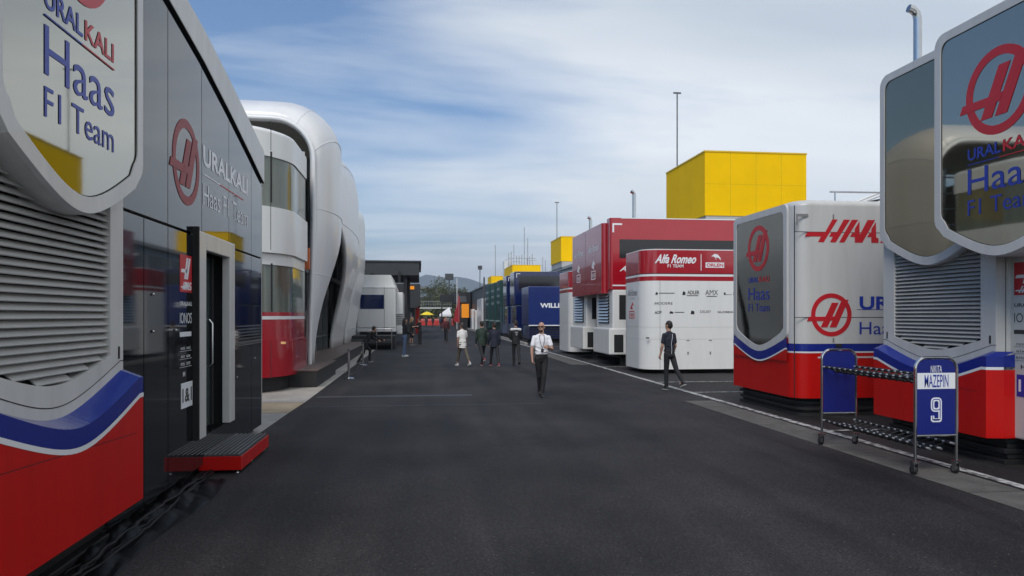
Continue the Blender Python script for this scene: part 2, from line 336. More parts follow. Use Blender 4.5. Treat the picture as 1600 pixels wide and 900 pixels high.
# ---- hills
def hills():
    g = MB(); nx, ny = 150, 26; X0, X1, Y0, Y1 = -2600, 2600, 3300, 5600
    def h(x, y):
        px = 656 + FPX * x / (y * CT * CT + x * ST * CT)      # bearing of the ridge outline, measured on the photo
        k = [(-2000, 20), (350, 30), (560, 38), (620, 45), (650, 58), (668, 65), (690, 61), (712, 61), (735, 55), (752, 50), (790, 40), (860, 30), (1100, 22), (4000, 14)]
        for (a, p), (b2, q) in zip(k, k[1:]):
            if a <= px <= b2: e = p + (q - p) * (px - a) / (b2 - a); break
        else: e = 15
        crest = e / FPX * 4300
        f = math.exp(-((y - 4300) / 620) ** 2)
        w = math.sin(x * .011 + y * .004) * 9 + math.sin(x * .023 - y * .013) * 6 + math.sin(x * .05 + y * .031) * 2.5
        return max(-2, crest * f + w * f * .55)
    vs = [(X0 + (X1 - X0) * i / nx, Y0 + (Y1 - Y0) * j / ny, h(X0 + (X1 - X0) * i / nx, Y0 + (Y1 - Y0) * j / ny)) for j in range(ny + 1) for i in range(nx + 1)]
    g.add(vs, [(j * (nx + 1) + i, j * (nx + 1) + i + 1, (j + 1) * (nx + 1) + i + 1, (j + 1) * (nx + 1) + i) for j in range(ny) for i in range(nx)], 0, True)
    struct('hills', g, mat('hill scrub', (0.06, 0.08, 0.06), 0.95, dirt=0.5, scale=0.004))
hills()
# ---- haze: the air that fades the hills to blue
g = MB(); g.box(-6900, 6900, -150, 6900, -1.0, 420)
hm = bpy.data.materials.new('haze air'); hm.use_nodes = True; t = hm.node_tree; t.nodes.clear()
o_ = N(t, 'ShaderNodeOutputMaterial'); pv = N(t, 'ShaderNodeVolumePrincipled'); pv.inputs['Density'].default_value = 0.00024; pv.inputs['Color'].default_value = (0.72, 0.83, 1.0, 1); pv.inputs['Anisotropy'].default_value = 0.2
t.links.new(pv.outputs[0], o_.inputs['Volume'])
tag(link_mesh('haze', g, hm), kind='stuff')

# ================================================================== SILVER / RED / BLUE TRAILERS
def sag(x, w=1.05, k=.42):
    x = min(abs(x), w); return 1 - (math.sqrt(x * x + k * k) - k) / (math.sqrt(w * w + k * k) - k)
def outline(hw, zt, zc, sg, r, n=22, sw=None):
    P = []; sw = sw or hw * .92
    for i in range(n + 1):
        x = (-hw + r) + 2 * (hw - r) * i / n; P.append((x, zc - sg * sag(x, sw)))
    for cx, cz, a0 in ((hw - r, zc + r, -90), (hw - r, zt - r, 0), (-hw + r, zt - r, 90), (-hw + r, zc + r, 180)):
        for i in range(1 if cz < zt - r - 1e-6 and a0 == -90 else 0, 7):
            if a0 == 180 and i == 6: continue
            a = R(a0 + (20 if a0 == -90 else 0) + (70 / 90 if a0 in (-90, 180) else 1) * 15 * i); P.append((cx + r * math.cos(a), cz + r * math.sin(a)))
    return P
def screen(M, root, hw=1.1, zt=5.49, zc=2.92, sg=.38, r=.17, bd=.125, glass=MIRROR, depth=.3, proud=0.0):
    o = outline(hw, zt, zc, sg, r, sw=1.05); q = outline(hw - bd, zt - bd, zc + bd, sg, r * .8, sw=1.0)
    m = MB(M); mid = [((a[0] * .9 + c[0] * .1), (a[1] * .9 + c[1] * .1)) for a, c in zip(o, q)]
    n = len(o)
    # rounded outer lip: side -> lip -> front -> inner return
    loops = [[(x, depth, z) for x, z in o], [(x, .03, z) for x, z in o], [(x, 0.0, z) for x, z in mid], [(x, 0.0, z) for x, z in q], [(x, .02, z) for x, z in q]]
    m.rings(loops, caps=False, smooth=False); fr = part('screen_frame', m, GREY, root)
    m = MB(M); m.prism(q, .014, .03); part('screen_glass', m, glass, root)
    m = MB(M); q2 = outline(hw - bd - .008, zt - bd - .008, zc + bd + .008, sg, r * .78, sw=1.0); m.ring(q, q2, .010, .016); part('gasket', m, SEAM, root)
def strip(m, lo, hi, ylo, yhi, xs, mi=0, yf=None):
    yf = yf or (lambda x: 0); vs = []
    for x in xs: vs += [(x, ylo + yf(x), lo(x)), (x, yhi + yf(x), hi(x))]
    m.add(vs, [(2 * i, 2 * i + 2, 2 * i + 3, 2 * i + 1) for i in range(len(xs) - 1)], mi)
def lower_pod(M, root, hw=1.18, depth=6.0):
    c_ = .05; xs = [-hw, -hw + c_] + [(-hw + c_) + (2 * hw - 2 * c_) * i / 30 for i in range(1, 30)] + [hw - c_, hw]
    yf = lambda x: max(0, abs(x) - (hw - c_)) / c_ * .2
    Rz = lambda x: 1.18 - .25 * sag(x); K = lambda d: (lambda x: Rz(x) + d)
    m = MB(M); strip(m, lambda x: .34, Rz, 0, 0, xs, yf=yf); strip(m, lambda x: .34, lambda x: .34, .0, .5, xs, yf=yf)
    for x in (-hw, hw): m.add([(x, .2, .34), (x, .5, .34), (x, .5, Rz(x)), (x, .2, Rz(x))], [(0, 1, 2, 3)])
    sk = part('skirt_panel', m, RED, root)
    m = MB(M)
    m.add([(-hw + .2, -.002, .98), (hw - .2, -.002, .90), (hw - .2, -.002, .905), (-hw + .2, -.002, .985)], [(0, 1, 2, 3)]); part('panel_seam', m, SEAM, sk)
    m = MB(M); strip(m, Rz, K(.035), -.003, -.003, xs, yf=yf); part('pinstripe', m, WSTRIPE, root)
    m = MB(M); strip(m, K(.035), K(.165), 0, 0, xs, yf=yf); strip(m, K(.165), K(.225), 0, .15, xs, yf=yf)
    for x in (-hw, hw): m.add([(x, .2, Rz(x) + .035), (x, .5, Rz(x) + .035), (x, .5, Rz(x) + .22), (x, .2, Rz(x) + .17)], [(0, 1, 2, 3)])
    part('blue_band', m, BLUE, root)
    # black rubber skirt, ribbed
    m = MB(M)
    for k in range(5):
        d = .26 + .05 * (k % 2) + .01 * math.sin(k * 2.1); m.cbox(-hw + .05, hw - .05 - .02 * (k % 2), d, 5.8, .068 * k, .068 * k + .064, .012)
    part('ground_skirt', m, BLACK, root)
    # louvre panel
    ow = .86; ob = lambda x: 1.56 - .18 * sag(x, .95)
    m = MB(M); y0 = .15
    xi = [-ow + 2 * ow * i / 24 for i in range(25)]
    strip(m, lambda x: K(.21)(x) - .05, ob, y0, y0, xi)
    strip(m, ob, ob, y0, y0 + .10, xi)
    for a, c in ((-hw + .07, -ow), (ow, hw - .07)):
        xx = [a + (c - a) * i / 8 for i in range(9)]
        strip(m, lambda x: K(.21)(x) - .05, lambda x: 2.98, y0, y0, xx)
        for x in (a, c): m.add([(x, y0, 1.1), (x, y0 + .14, 1.1), (x, y0 + .14, 2.98), (x, y0, 2.98)], [(0, 1, 2, 3)])
    strip(m, lambda x: 2.86, lambda x: 2.98, y0, y0, xi)
    pn = part('louvre_surround', m, GREY, root)
    m = MB(M)
    xx = [-1.12 + 2.24 * i / 30 for i in range(31)]; strip(m, lambda x: K(.30)(x), lambda x: K(.307)(x), y0 - .002, y0 - .002, xx)
    for x in (-1.02, 1.02): m.box(x - .012, x + .012, y0 - .006, y0 + .01, 1.50, 1.60)
    part('shut_line', m, SEAM, pn)
    m = MB(M); z = 1.40
    while z < 2.9:
        lo = z + .0
        if lo > 1.555: w = ow
        else:
            w = ow
            while w > 0 and ob(w) > lo: w -= .01
        if w > .05:
            m.add([(-w, y0 + .012, z), (w, y0 + .012, z), (w, y0 + .062, z + .046), (-w, y0 + .062, z + .046), (-w, y0 + .016, z - .006), (w, y0 + .016, z - .006), (w, y0 + .066, z + .040), (-w, y0 + .066, z + .040)],
                  [(0, 1, 2, 3), (4, 7, 6, 5), (0, 4, 5, 1), (3, 2, 6, 7)])
        z += .054
    part('louvre', m, SLAT, root)
    m = MB(M); m.box(-ow - .02, ow + .02, y0 + .10, y0 + .12, 1.3, 2.95); part('louvre_backing', m, SEAM, root)
    m = MB(M); m.box(-hw + .07, hw - .07, y0 + .13, depth, .34, 2.8); part('lower_body', m, GREY, root)
def screen_text(M, root):
    m = MB(M); logo(m, -.02, 4.48, .51, .012); part('logo', m, TXTRED, root)
    m = MB(M); text_mb(m, 'URAL', -.50, .02, 3.745, 3.885, .012, bold=.02); text_mb(m, 'Haas', -.50, .54, 3.33, 3.64, .012, bold=.0); text_mb(m, 'F1 Team', -.50, .53, 3.07, 3.26, .012)
    m.prism([(-.5, 3.69), (.0, 3.69), (.0, 3.70), (-.5, 3.70)], .006, .012); part('lettering', m, TXTBLUE, root)
    m = MB(M); text_mb(m, 'KALI', .05, .53, 3.745, 3.885, .012, bold=.02); m.prism([(.0, 3.69), (.53, 3.69), (.53, 3.70), (.0, 3.70)], .006, .012); part('lettering', m, TXTRED, root)
def upper_body(M, root, hw=1.05, zt=5.46):
    m = MB(M); m.cbox(-hw, hw, .2, 7, 2.7, zt, .04); part('upper_body', m, GREY, root)

# left trailer (nearest on the left)
XL = -2.27
tr = thing('paddock_trailer', (XL, 5.25, 0), 'silver trailer end with lettered mirror screen and wide grey louvre, left of the road', 'trailer', 'silver red and blue trailers', FL)
M = frame(XL, 5.29, 0, FL); lower_pod(M, tr)
M = frame(XL, 5.33, 0, FL); screen(M, tr); screen_text(M, tr); upper_body(M, tr)
# right trailer behind the tyre trolley
XA = 6.98
tr = thing('paddock_trailer', (XA, 9.3, 0), 'silver trailer end with plain dark mirrored screen over louvre behind the tyre trolley', 'trailer', 'silver red and blue trailers', FR)
M = frame(XA - .06, 9.40, 0, FR); lower_pod(M, tr)
M = frame(XA, 9.38, 0, FR); screen(M, tr, glass=MIRRORD); upper_body(M, tr)
m = MB(); m.tube([(8.10, 11.15, 5.2), (8.10, 11.15, 6.70), (8.08, 11.15, 6.80), (8.02, 11.15, 6.86), (7.94, 11.15, 6.88)], .065, 12); part('exhaust_pipe', m, STEEL, tr)
# right trailer nearest the camera, its screen stands forward of its neighbour's
tr = thing('paddock_trailer', (6.7, 7.79, 0), 'silver trailer at right edge, red circled logo on screen and sponsor strip on wall', 'trailer', 'silver red and blue trailers', FR)
M = frame(6.68, 7.79, 0, FR); screen(M, tr, hw=1.09, depth=.55); screen_text(M, tr)
m = MB(M); m.cbox(-1.0, 1.0, .4, 7, 2.75, 5.46, .04); part('upper_body', m, GREY, tr)
m = MB(); m.cbox(7.27, 13, 4.2, 8.33, .34, 2.9, .02); part('lower_body', m, GREY, tr)
m = MB()
for k in range(5): m.cbox(7.45 + .04 * (k % 2), 12, 4.3, 8.2, .068 * k, .068 * k + .064, .012)
part('ground_skirt', m, BLACK, tr)
def sponsor_strip(M, root, x0, x1, dark, y=0.0):
    # x0..x1 width of the column; heights measured on both facades
    ink = TXTWHITE if dark else TXTBLACK; w = x1 - x0
    m = MB(M); m.box(x0, x1, y - .004, y, 2.10, 2.50); pl = part('sponsor_plate', m, TXTRED, root)
    m = MB(M); poly_mb(m, [[(318,502),(330,480),(396,480),(384,502)], [(375,540),(403,540),(450,410),(422,410)], [(412,540),(441,540),(492,410),(464,410)], [(398,500),(406,480),(440,480),(430,500)]], x0 + .02, x1 - .06, 2.24, 2.47, y - .005)
    poly_mb(m, WORD, x0 + .02, x1 - .03, 2.125, 2.21, y - .005); part('lettering', m, TXTWHITE, pl)
    m = MB(M); text_mb(m, 'URALKALI', x0, x1, 1.955, 2.0, y, .02); text_mb(m, 'IONOS', x0, x1, 1.765, 1.88, y, .0)
    m.box(x0, x0 + w * .95, y - .004, y, 1.625, 1.675)
    for k in range(3):
        z = 1.52 - .085 * k
        for xx in (x0 + .03, x0 + w * .55): text_mb(m, ['mmi', 'aix', 'RMX'][k], xx, xx + w * .33, z - .035, z, y)
        m.box(x0, x1, y - .0035, y, z - .052, z - .049)
    text_mb(m, 'H', x0 + .1, x0 + .17, 1.20, 1.25, y, .03); part('lettering', m, ink, root)
    m = MB(M); m.box(x0 + .04, x1 + .02, y - .004, y, .86, 1.13); pl = part('sponsor_plate', m, TXTWHITE if dark else TXTBLUE, root)
    m = MB(M); text_mb(m, '1&1', x0 + .07, x1 - .01, .92, 1.07, y - .004, .02); part('lettering', m, TXTBLACK if dark else TXTWHITE, pl)
sponsor_strip(frame(7.27, 7.79, 0, FR), tr, -.44, -.02, False)

# ---- second trailer type: single storey with rounded corners
def plan(x0, x1, y0, y1, r, ins=0.0, n=7, rs=(1, 1, 1, 1)):
    x0 += ins; x1 -= ins; y0 += ins; y1 -= ins; P = []
    for (cx, cy, a0, sx, sy), k in zip(((x0, y0, 180, 1, 1), (x1, y0, 270, -1, 1), (x1, y1, 0, -1, -1), (x0, y1, 90, 1, -1)), rs):
        rr = max(.01, r * k); ccx = cx + sx * rr; ccy = cy + sy * rr
        for i in range(n + 1):
            a = R(a0 + 90 * i / n); P.append((ccx + rr * math.cos(a), ccy + rr * math.sin(a)))
    return P
def band(m, x0, x1, y0, y1, r, z0, z1, ins=0, mi=0, rs=(1, 1, 1, 1), round_top=0, caps=True, n=7):
    L = [[(x, y, z0) for x, y in plan(x0, x1, y0, y1, r, ins, n, rs)]]
    if round_top:
        for i in range(6):
            a = R(90 * i / 5); L.append([(x, y, z1 - round_top + round_top * math.sin(a)) for x, y in plan(x0, x1, y0, y1, r, ins + round_top * (1 - math.cos(a)), n, rs)])
    else: L.append([(x, y, z1) for x, y in plan(x0, x1, y0, y1, r, ins, n, rs)])
    m.rings(L, mi, caps=caps, smooth=True)
X2, Y2a, Y2b = 6.78, 12.62, 15.45
tr = thing('paddock_trailer', (X2, 14, 0), 'low silver trailer with red base and an angled red word on its long side', 'trailer', 'silver red and blue trailers', FR)
m = MB(); band(m, X2, 14, Y2a, Y2b, .3, 1.335, 3.97, rs=(1, .2, .2, .6), round_top=.12); part('body', m, GREY, tr)
m = MB(); band(m, X2, 14, Y2a, Y2b, .3, 1.195, 1.332, ins=-.004, rs=(1, .2, .2, .6)); part('blue_band', m, BLUE, tr)
m = MB(); band(m, X2, 14, Y2a, Y2b, .3, 1.165, 1.193, ins=-.002, rs=(1, .2, .2, .6)); part('pinstripe', m, WSTRIPE, tr)
m = MB(); band(m, X2, 14, Y2a, Y2b, .3, .34, 1.163, ins=0, rs=(1, .2, .2, .6)); rb = part('skirt_panel', m, RED, tr)
m = MB(); m.box(7.2, 14, Y2a - .003, Y2a, 1.07, 1.10); part('pinstripe', m, GREY, rb)
m = MB()
for k in range(6): band(m, X2, 14, Y2a, Y2b, .3, .056 * k, .056 * k + .053, ins=.10 + .05 * (k % 2), rs=(1, .2, .2, .6))
part('ground_skirt', m, BLACK, tr)
M = frame(X2 - .03, 14.07, 0, FR)
m = MB(M); o = outline(1.17, 3.93, 1.42, .28, .14, sw=1.1); q = outline(1.03, 3.80, 1.56, .30, .11, sw=1.0)
m.rings([[(x, .05, z) for x, z in o], [(x, .008, z) for x, z in o], [(x * .99, 0, z) for x, z in o], [(x, 0, z) for x, z in q], [(x, .02, z) for x, z in q]], caps=False, smooth=False); part('screen_frame', m, GREY, tr)
m = MB(M); m.prism(q, .012, .03); part('screen_glass', m, mat('end mirror glass', (.30, .31, .30), .03, 1.0, bump=.03, bscale=.7), tr)
m = MB(M); xs = [-1.17 + 2.34 * i / 30 for i in range(31)]; V = lambda d: (lambda x: 1.42 - .28 * sag(x, 1.1) + d)
strip(m, V(-.17), V(0), .0, .0, xs); part('blue_band', m, BLUE, tr)
m = MB(M); strip(m, V(-.20), V(-.17), .0, .0, xs); part('pinstripe', m, WSTRIPE, tr)
m = MB(M); strip(m, lambda x: 1.0, lambda x: V(-.20)(x), .004, .004, xs); strip(m, V(-.2), V(.02), .03, .03, xs); part('skirt_panel', m, RED, tr)
m = MB(M); logo(m, -.02, 3.2, .46, .010); text_mb(m, 'KALI', .03, .46, 2.52, 2.63, .010, .02); part('logo', m, TXTRED, tr)
m = MB(M); text_mb(m, 'URAL', -.46, .0, 2.52, 2.63, .010, .02); text_mb(m, 'Haas', -.46, .46, 2.16, 2.42, .010); text_mb(m, 'F1 Team', -.46, .46, 1.93, 2.09, .010); part('lettering', m, TXTBLUE, tr)
# its long side, facing the camera
def sideT(s, px0, py0, px1, py1, Y, m, bold=0, shear=0, y=None):
    xa, za = pY(px0, py0, Y); xb, zb = pY(px1, py1, Y); text_mb(m, s, xa, xb, zb, za, Y - .002, bold, shear)
m = MB(); xa, za = pY(1257, 342, Y2a); xb, zb = pY(1409, 380, Y2a); poly_mb(m, WORD, xa, xb, zb, za, Y2a - .002)
cx_, cz_ = pY(1299, 492, Y2a); logo(m, cx_, cz_, .395, Y2a - .002); part('logo', m, TXTRED, tr)
m = MB(); sideT('URALKALI', 1343, 463, 1500, 484, Y2a, m, .03); sideT('Haas F1 Team', 1343, 503, 1520, 522, Y2a, m, 0)
m.box(cx_ + .5, 9.9, Y2a - .004, Y2a, 1.955, 1.965); part('lettering', m, TXTBLUE, tr)
m = MB()
for (a, b2, c, d) in ((1241, 1243, 330, 640), ): x, z = pY(a, c, Y2a); m.box(x, x + .012, Y2a - .002, Y2a + .01, .36, 3.85)
for py in (362, 496): x, z = pY(1242, py, Y2a); m.box(x, 13.5, Y2a - .0015, Y2a + .01, z - .006, z + .006)
part('panel_seam', m, SEAM, tr)
m = MB(); xa, za = pY(1244, 334, Y2a); xb, zb = pY(1263, 352, Y2a); m.box(xa, xb, Y2a - .003, Y2a, za - .05, za); m.box(xa, xa + .035, Y2a - .003, Y2a, zb, za - .05); part('corner_mark', m, mat('grey vinyl', (.2, .2, .2), .5), tr)
m = MB(); x, z = pY(1310, 540, Y2a); m.box(x - .06, x + .06, Y2a - .02, Y2a, z - .03, z + .03); part('latch', m, SEAM, tr)
# roof railing and folded stair on that trailer
m = MB()
for yy in (12.9, 15.2):
    m.tube([(7.6, yy, 4.16), (13, yy, 4.20)], .018, 6)
    for x in (7.7, 8.9, 10.1, 11.3): m.tube([(x, yy, 3.95), (x, yy, 4.17)], .015, 6)
part('roof_rail', m, STEEL, tr)
m = MB()
for y in (13.2, 13.9):
    m.tube([(8.3, y, 3.97), (9.4, y, 4.40), (11.5, y, 4.44)], .03, 6); m.tube([(8.7, y, 3.97), (9.6, y, 4.28), (11.5, y, 4.28)], .02, 6)
    m.tube([(9.3, y, 3.97), (9.3, y, 4.62), (9.95, y, 4.80), (9.95, y, 3.97)], .02, 6)
part('stair_rail', m, mat('white tube', (.7, .7, .7), .4), tr)
m = MB(); m.prism([(8.2, 3.97), (9.2, 4.22), (11.8, 4.75), (11.8, 3.97)], 14.3, 14.9); part('awning_cover', m, DARKB, tr)

# ================================================================== BLACK GLASS HOSPITALITY UNIT (left)
XB = -2.5
hb = thing('hospitality_unit', (XB, 9.4, 0), 'black glass building with falling silver roof edge and grey framed doorway', 'hospitality unit', None, FL)
M = frame(XB, 0, 0, FL)        # local x = world Y
def zr(y): # top of glass
    k = [(5.5, 5.12), (6.6, 5.08), (7.73, 4.98), (8.88, 4.78), (10.1, 4.50), (11.4, 4.17), (12.12, 3.97)]
    for (a, p), (b2, q) in zip(k, k[1:]):
        if y <= b2: return p + (q - p) * (y - a) / (b2 - a)
    return 3.97
def zo(y): return zr(y) + .33 + .16 * (y - 8) / 4
seams = [6.3, 7.73, 8.88, 10.1, 11.4, 12.12]
for a, b2 in zip(seams, seams[1:]):
    ys = [a + .008 + (b2 - a - .016) * i / 6 for i in range(7)]
    m = MB(M); m.prism([(a + .008, 2.77), (b2 - .008, 2.77)] + [(y, zr(y) - .01) for y in reversed(ys)], 0, .04); part('glass_panel', m, TINT, hb)
for a, b2 in ((6.3, 7.08), (7.09, 7.73), (7.74, 8.56), (10.20, 11.4), (11.41, 12.12)):
    m = MB(M); m.box(a + .004, b2 - .004, 0, .05, .12, 2.74); part('wall_panel', m, BLACKG, hb)
m = MB(M); m.box(8.56, 10.20, 0, .05, .12, .45); part('threshold_panel', m, BLACKG, hb)
m = MB(M)
for k in range(7): m.box(10.50, 12.05, -.008, .0, 1.42 + .045 * k, 1.435 + .045 * k)
part('air_grille', m, DGREY, hb)
m = MB(M); ys = [6.2 + (12.16 - 6.2) * i / 20 for i in range(21)]
m.prism([(y, zr(y)) for y in ys] + [(y, zo(y)) for y in reversed(ys)], -.035, .5)
m.prism([(12.10, .12), (12.16, .12), (12.16, 3.9), (12.10, 3.9)], .0, .3)
rf = part('roof_edge', m, GREY, hb)
m = MB(M); m.prism([(y, zr(y) - .03) for y in ys] + [(y, zr(y) - .003) for y in reversed(ys)], -.045, .0) if False else m.prism([(y, zr(y) - .012) for y in ys] + [(y, zr(y) - .003) for y in reversed(ys)], -.03, .0); part('gasket', m, SEAM, rf)
m = MB(M); m.prism([(6.3, .12)] + [(y, zo(y) - .05) for y in ys] + [(12.12, .12)], .7, 7); part('body', m, DARKB, hb)
m = MB(M); m.box(6.3, 8.57, .06, .7, .12, 4.7); m.box(10.19, 12.1, .06, .7, .12, 3.8); m.box(8.57, 10.19, .06, .7, 2.7, 4.3); m.box(6.3, 12.1, .12, 6, 0, .12); part('inner_lining', m, DARKB, hb)
# portal
m = MB(M)
m.cbox(8.58, 8.86, -.06, .04, .46, 2.80, .012); m.cbox(9.92, 10.18, -.06, .04, .46, 2.80, .012); m.cbox(8.86, 9.92, -.06, .04, 2.60, 2.80, .012)
dr = part('door_frame', m, GREY, hb)
m = MB(M); m.box(8.54, 8.575, -.065, .0, .46, 2.84); part('door_edge_trim', m, SEAM, dr)
m = MB(M); m.box(8.9, 9.75, .15, .17, .47, 2.58); d = part('door', m, mat('door glass', (.05, .07, .07), .05, ior=1.7), hb)
m = MB(M); m.box(9.76, 9.83, .12, .20, .47, 2.58); part('door_stile', m, SEAM, d)
m = MB(M); m.tube([(9.7, .14, 1.2), (9.7, .10, 1.25), (9.7, .10, 1.75), (9.7, .14, 1.8)], .013, 6); part('door_handle', m, STEEL, d)
for y, z in ((7.3, 1.7), (7.3, 2.05), (7.95, 1.7), (11.6, 1.2), (10.5, 1.0)):
    m = MB(M); m.ball((y, -.012, z), .016, .01, .016, n=8); part('panel_fixing', m, STEEL, hb)
m = MB(M); logo(m, 8.32, 3.50, .46, -.002); part('logo', m, mat('dimmed red film', (.26, .03, .035), .5), hb)  # emblem red dimmed in its colour, standing in for the reflection over it
m = MB(M); text_mb(m, 'URALKALI', 8.93, 11.15, 3.60, 3.84, -.002, .03); text_mb(m, 'Haas F1 Team', 8.93, 11.15, 3.14, 3.39, -.002, -.005)
m.box(8.93, 9.65, -.005, 0, 3.49, 3.505); part('lettering', m, TXTWHITE, hb)
m = MB(M); m.box(9.65, 10.9, -.005, 0, 3.49, 3.505); part('lettering_rule', m, TXTRED, hb)
sponsor_strip(M, hb, 8.10, 8.50, True)

# red step with a ribbed tread
st = thing('step', (-2.3, 9.7, 0), 'low red step with black ribbed tread in front of the black doorway', 'step')
m = MB(); m.cbox(-2.55, -2.07, 8.93, 10.5, .045, .205, .006); part('step_body', m, RED, st)
m = MB()
for k in range(9): x = -2.545 + .053 * k; m.box(x, x + .024, 8.94, 10.49, .212, .232, 1)
m.box(-2.54, -2.08, 8.95, 10.48, .2, .212); part('tread', m, [mat('tread groove', (.008, .008, .008), .6), mat('tread rib', (.13, .13, .135), .35, .5)], st)
for x, y in ((-2.13, 8.99), (-2.13, 9.7), (-2.13, 10.44), (-2.5, 8.99)):
    m = MB(); m.lathe([(.008, .05), (.008, .012), (.022, .010), (.024, 0)], (x, y, .004), 10); part('foot', m, STEEL, st)

# cables and crumpled sheet along the foot of the left trailer
m = MB(); rnd = random.Random(3)
for k in range(5):
    x = -2.47 + .035 * k; pts = []
    for i in range(60):
        y = 3.2 + i * .115; pts.append((x - .02 * (y - 6) * .6 + .025 * math.sin(y * (1.0 + .15 * k) + k) + .02 * rnd.uniform(-1, 1), y, .016 + .012 * (k % 3) + .012 * abs(math.sin(y * 3 + k))))
    m.tube(pts, .009 + .003 * (k % 3), 6)
single('cable_bundle', m, mat('black cable', (.008, .008, .009), .55, spec=.2), 'bundle of black cables lying along the foot of the left red skirt', 'cables')
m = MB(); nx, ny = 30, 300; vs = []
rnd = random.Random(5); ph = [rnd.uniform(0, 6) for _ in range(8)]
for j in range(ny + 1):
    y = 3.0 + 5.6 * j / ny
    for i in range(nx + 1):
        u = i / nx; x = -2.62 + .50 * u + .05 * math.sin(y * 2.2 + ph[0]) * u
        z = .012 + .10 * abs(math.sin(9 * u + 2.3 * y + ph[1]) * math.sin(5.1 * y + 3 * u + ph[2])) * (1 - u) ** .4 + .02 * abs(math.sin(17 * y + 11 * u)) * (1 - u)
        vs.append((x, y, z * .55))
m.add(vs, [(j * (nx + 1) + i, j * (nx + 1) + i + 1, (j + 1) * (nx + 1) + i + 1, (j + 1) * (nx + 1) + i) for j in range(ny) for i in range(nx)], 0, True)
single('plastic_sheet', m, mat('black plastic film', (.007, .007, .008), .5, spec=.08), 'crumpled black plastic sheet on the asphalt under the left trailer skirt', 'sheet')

# ================================================================== RED AND WHITE ROUND-CORNERED TOWER (left)
tw = thing('hospitality_tower', (-5, 19, 0), 'round cornered tower with crimson base, white bands and two glazed floors on the left', 'building')
tx0, tx1, ty0, ty1, tr_ = -9.5, -3.16, 17.45, 21.2, 1.75
RS = (.3, 1, .2, .2)
def tband(z0, z1, ins, mt, name, root=tw, rt=0):
    m = MB(); band(m, tx0, tx1, ty0, ty1, tr_, z0, z1, ins, rs=RS, round_top=rt, n=14); return part(name, m, mt, root)
tband(.012, .38, .14, BLACK, 'base'); lb = tband(.38, 1.26, -.05, ARED, 'lower_band'); tband(1.262, 1.755, .0, ARED, 'red_band'); tband(1.757, 1.835, -.004, WSTRIPE, 'white_stripe'); tband(1.837, 1.93, 0, ARED, 'red_band')
g1 = tband(1.932, 3.06, .03, GREENG, 'lower_glazing'); tband(3.062, 3.34, .0, WHITE, 'white_band'); tband(3.342, 4.43, -.07, WHITE, 'white_band'); g2 = tband(4.432, 5.62, -.02, GREENG, 'upper_glazing'); tband(5.622, 6.30, -.05, WHITE, 'roof_band', rt=.12)
for gz, z0, z1, ins in ((g1, 1.94, 3.05, .03), (g2, 4.44, 5.61, -.02)):
    m = MB()
    for px in (424,):
        x, _ = pY(px, 400, ty0); m.box(x - .02, x + .02, ty0 + ins - .006, ty0 + ins + .02, z0, z1)
    x = -6.6; m.box(x - .02, x + .02, ty0 + ins - .006, ty0 + ins + .02, z0, z1); part('mullion', m, SEAM, gz)
m = MB(); x, _ = pY(424, 400, ty0)
for z0, z1, ins in ((.4, 1.25, -.05), (3.35, 4.42, -.07), (5.63, 6.3, -.05)): m.box(x - .006, x + .006, ty0 + ins - .002, ty0 + ins + .01, z0, z1)
part('panel_seam', m, SEAM, tw)
m = MB(); x, z = pY(443, 536, ty0); m.box(x - .05, x + .05, ty0 - .04, ty0 + .05, z - .02, z + .03); part('marker_lamp', m, mat('amber lens', (.8, .45, .2), .4), lb)
m = MB(); m.box(-3.2, -3.08, 21.22, 21.4, 3.15, 3.75); part('sign_plate', m, mat('rust orange', (.5, .12, .03), .5), tw)

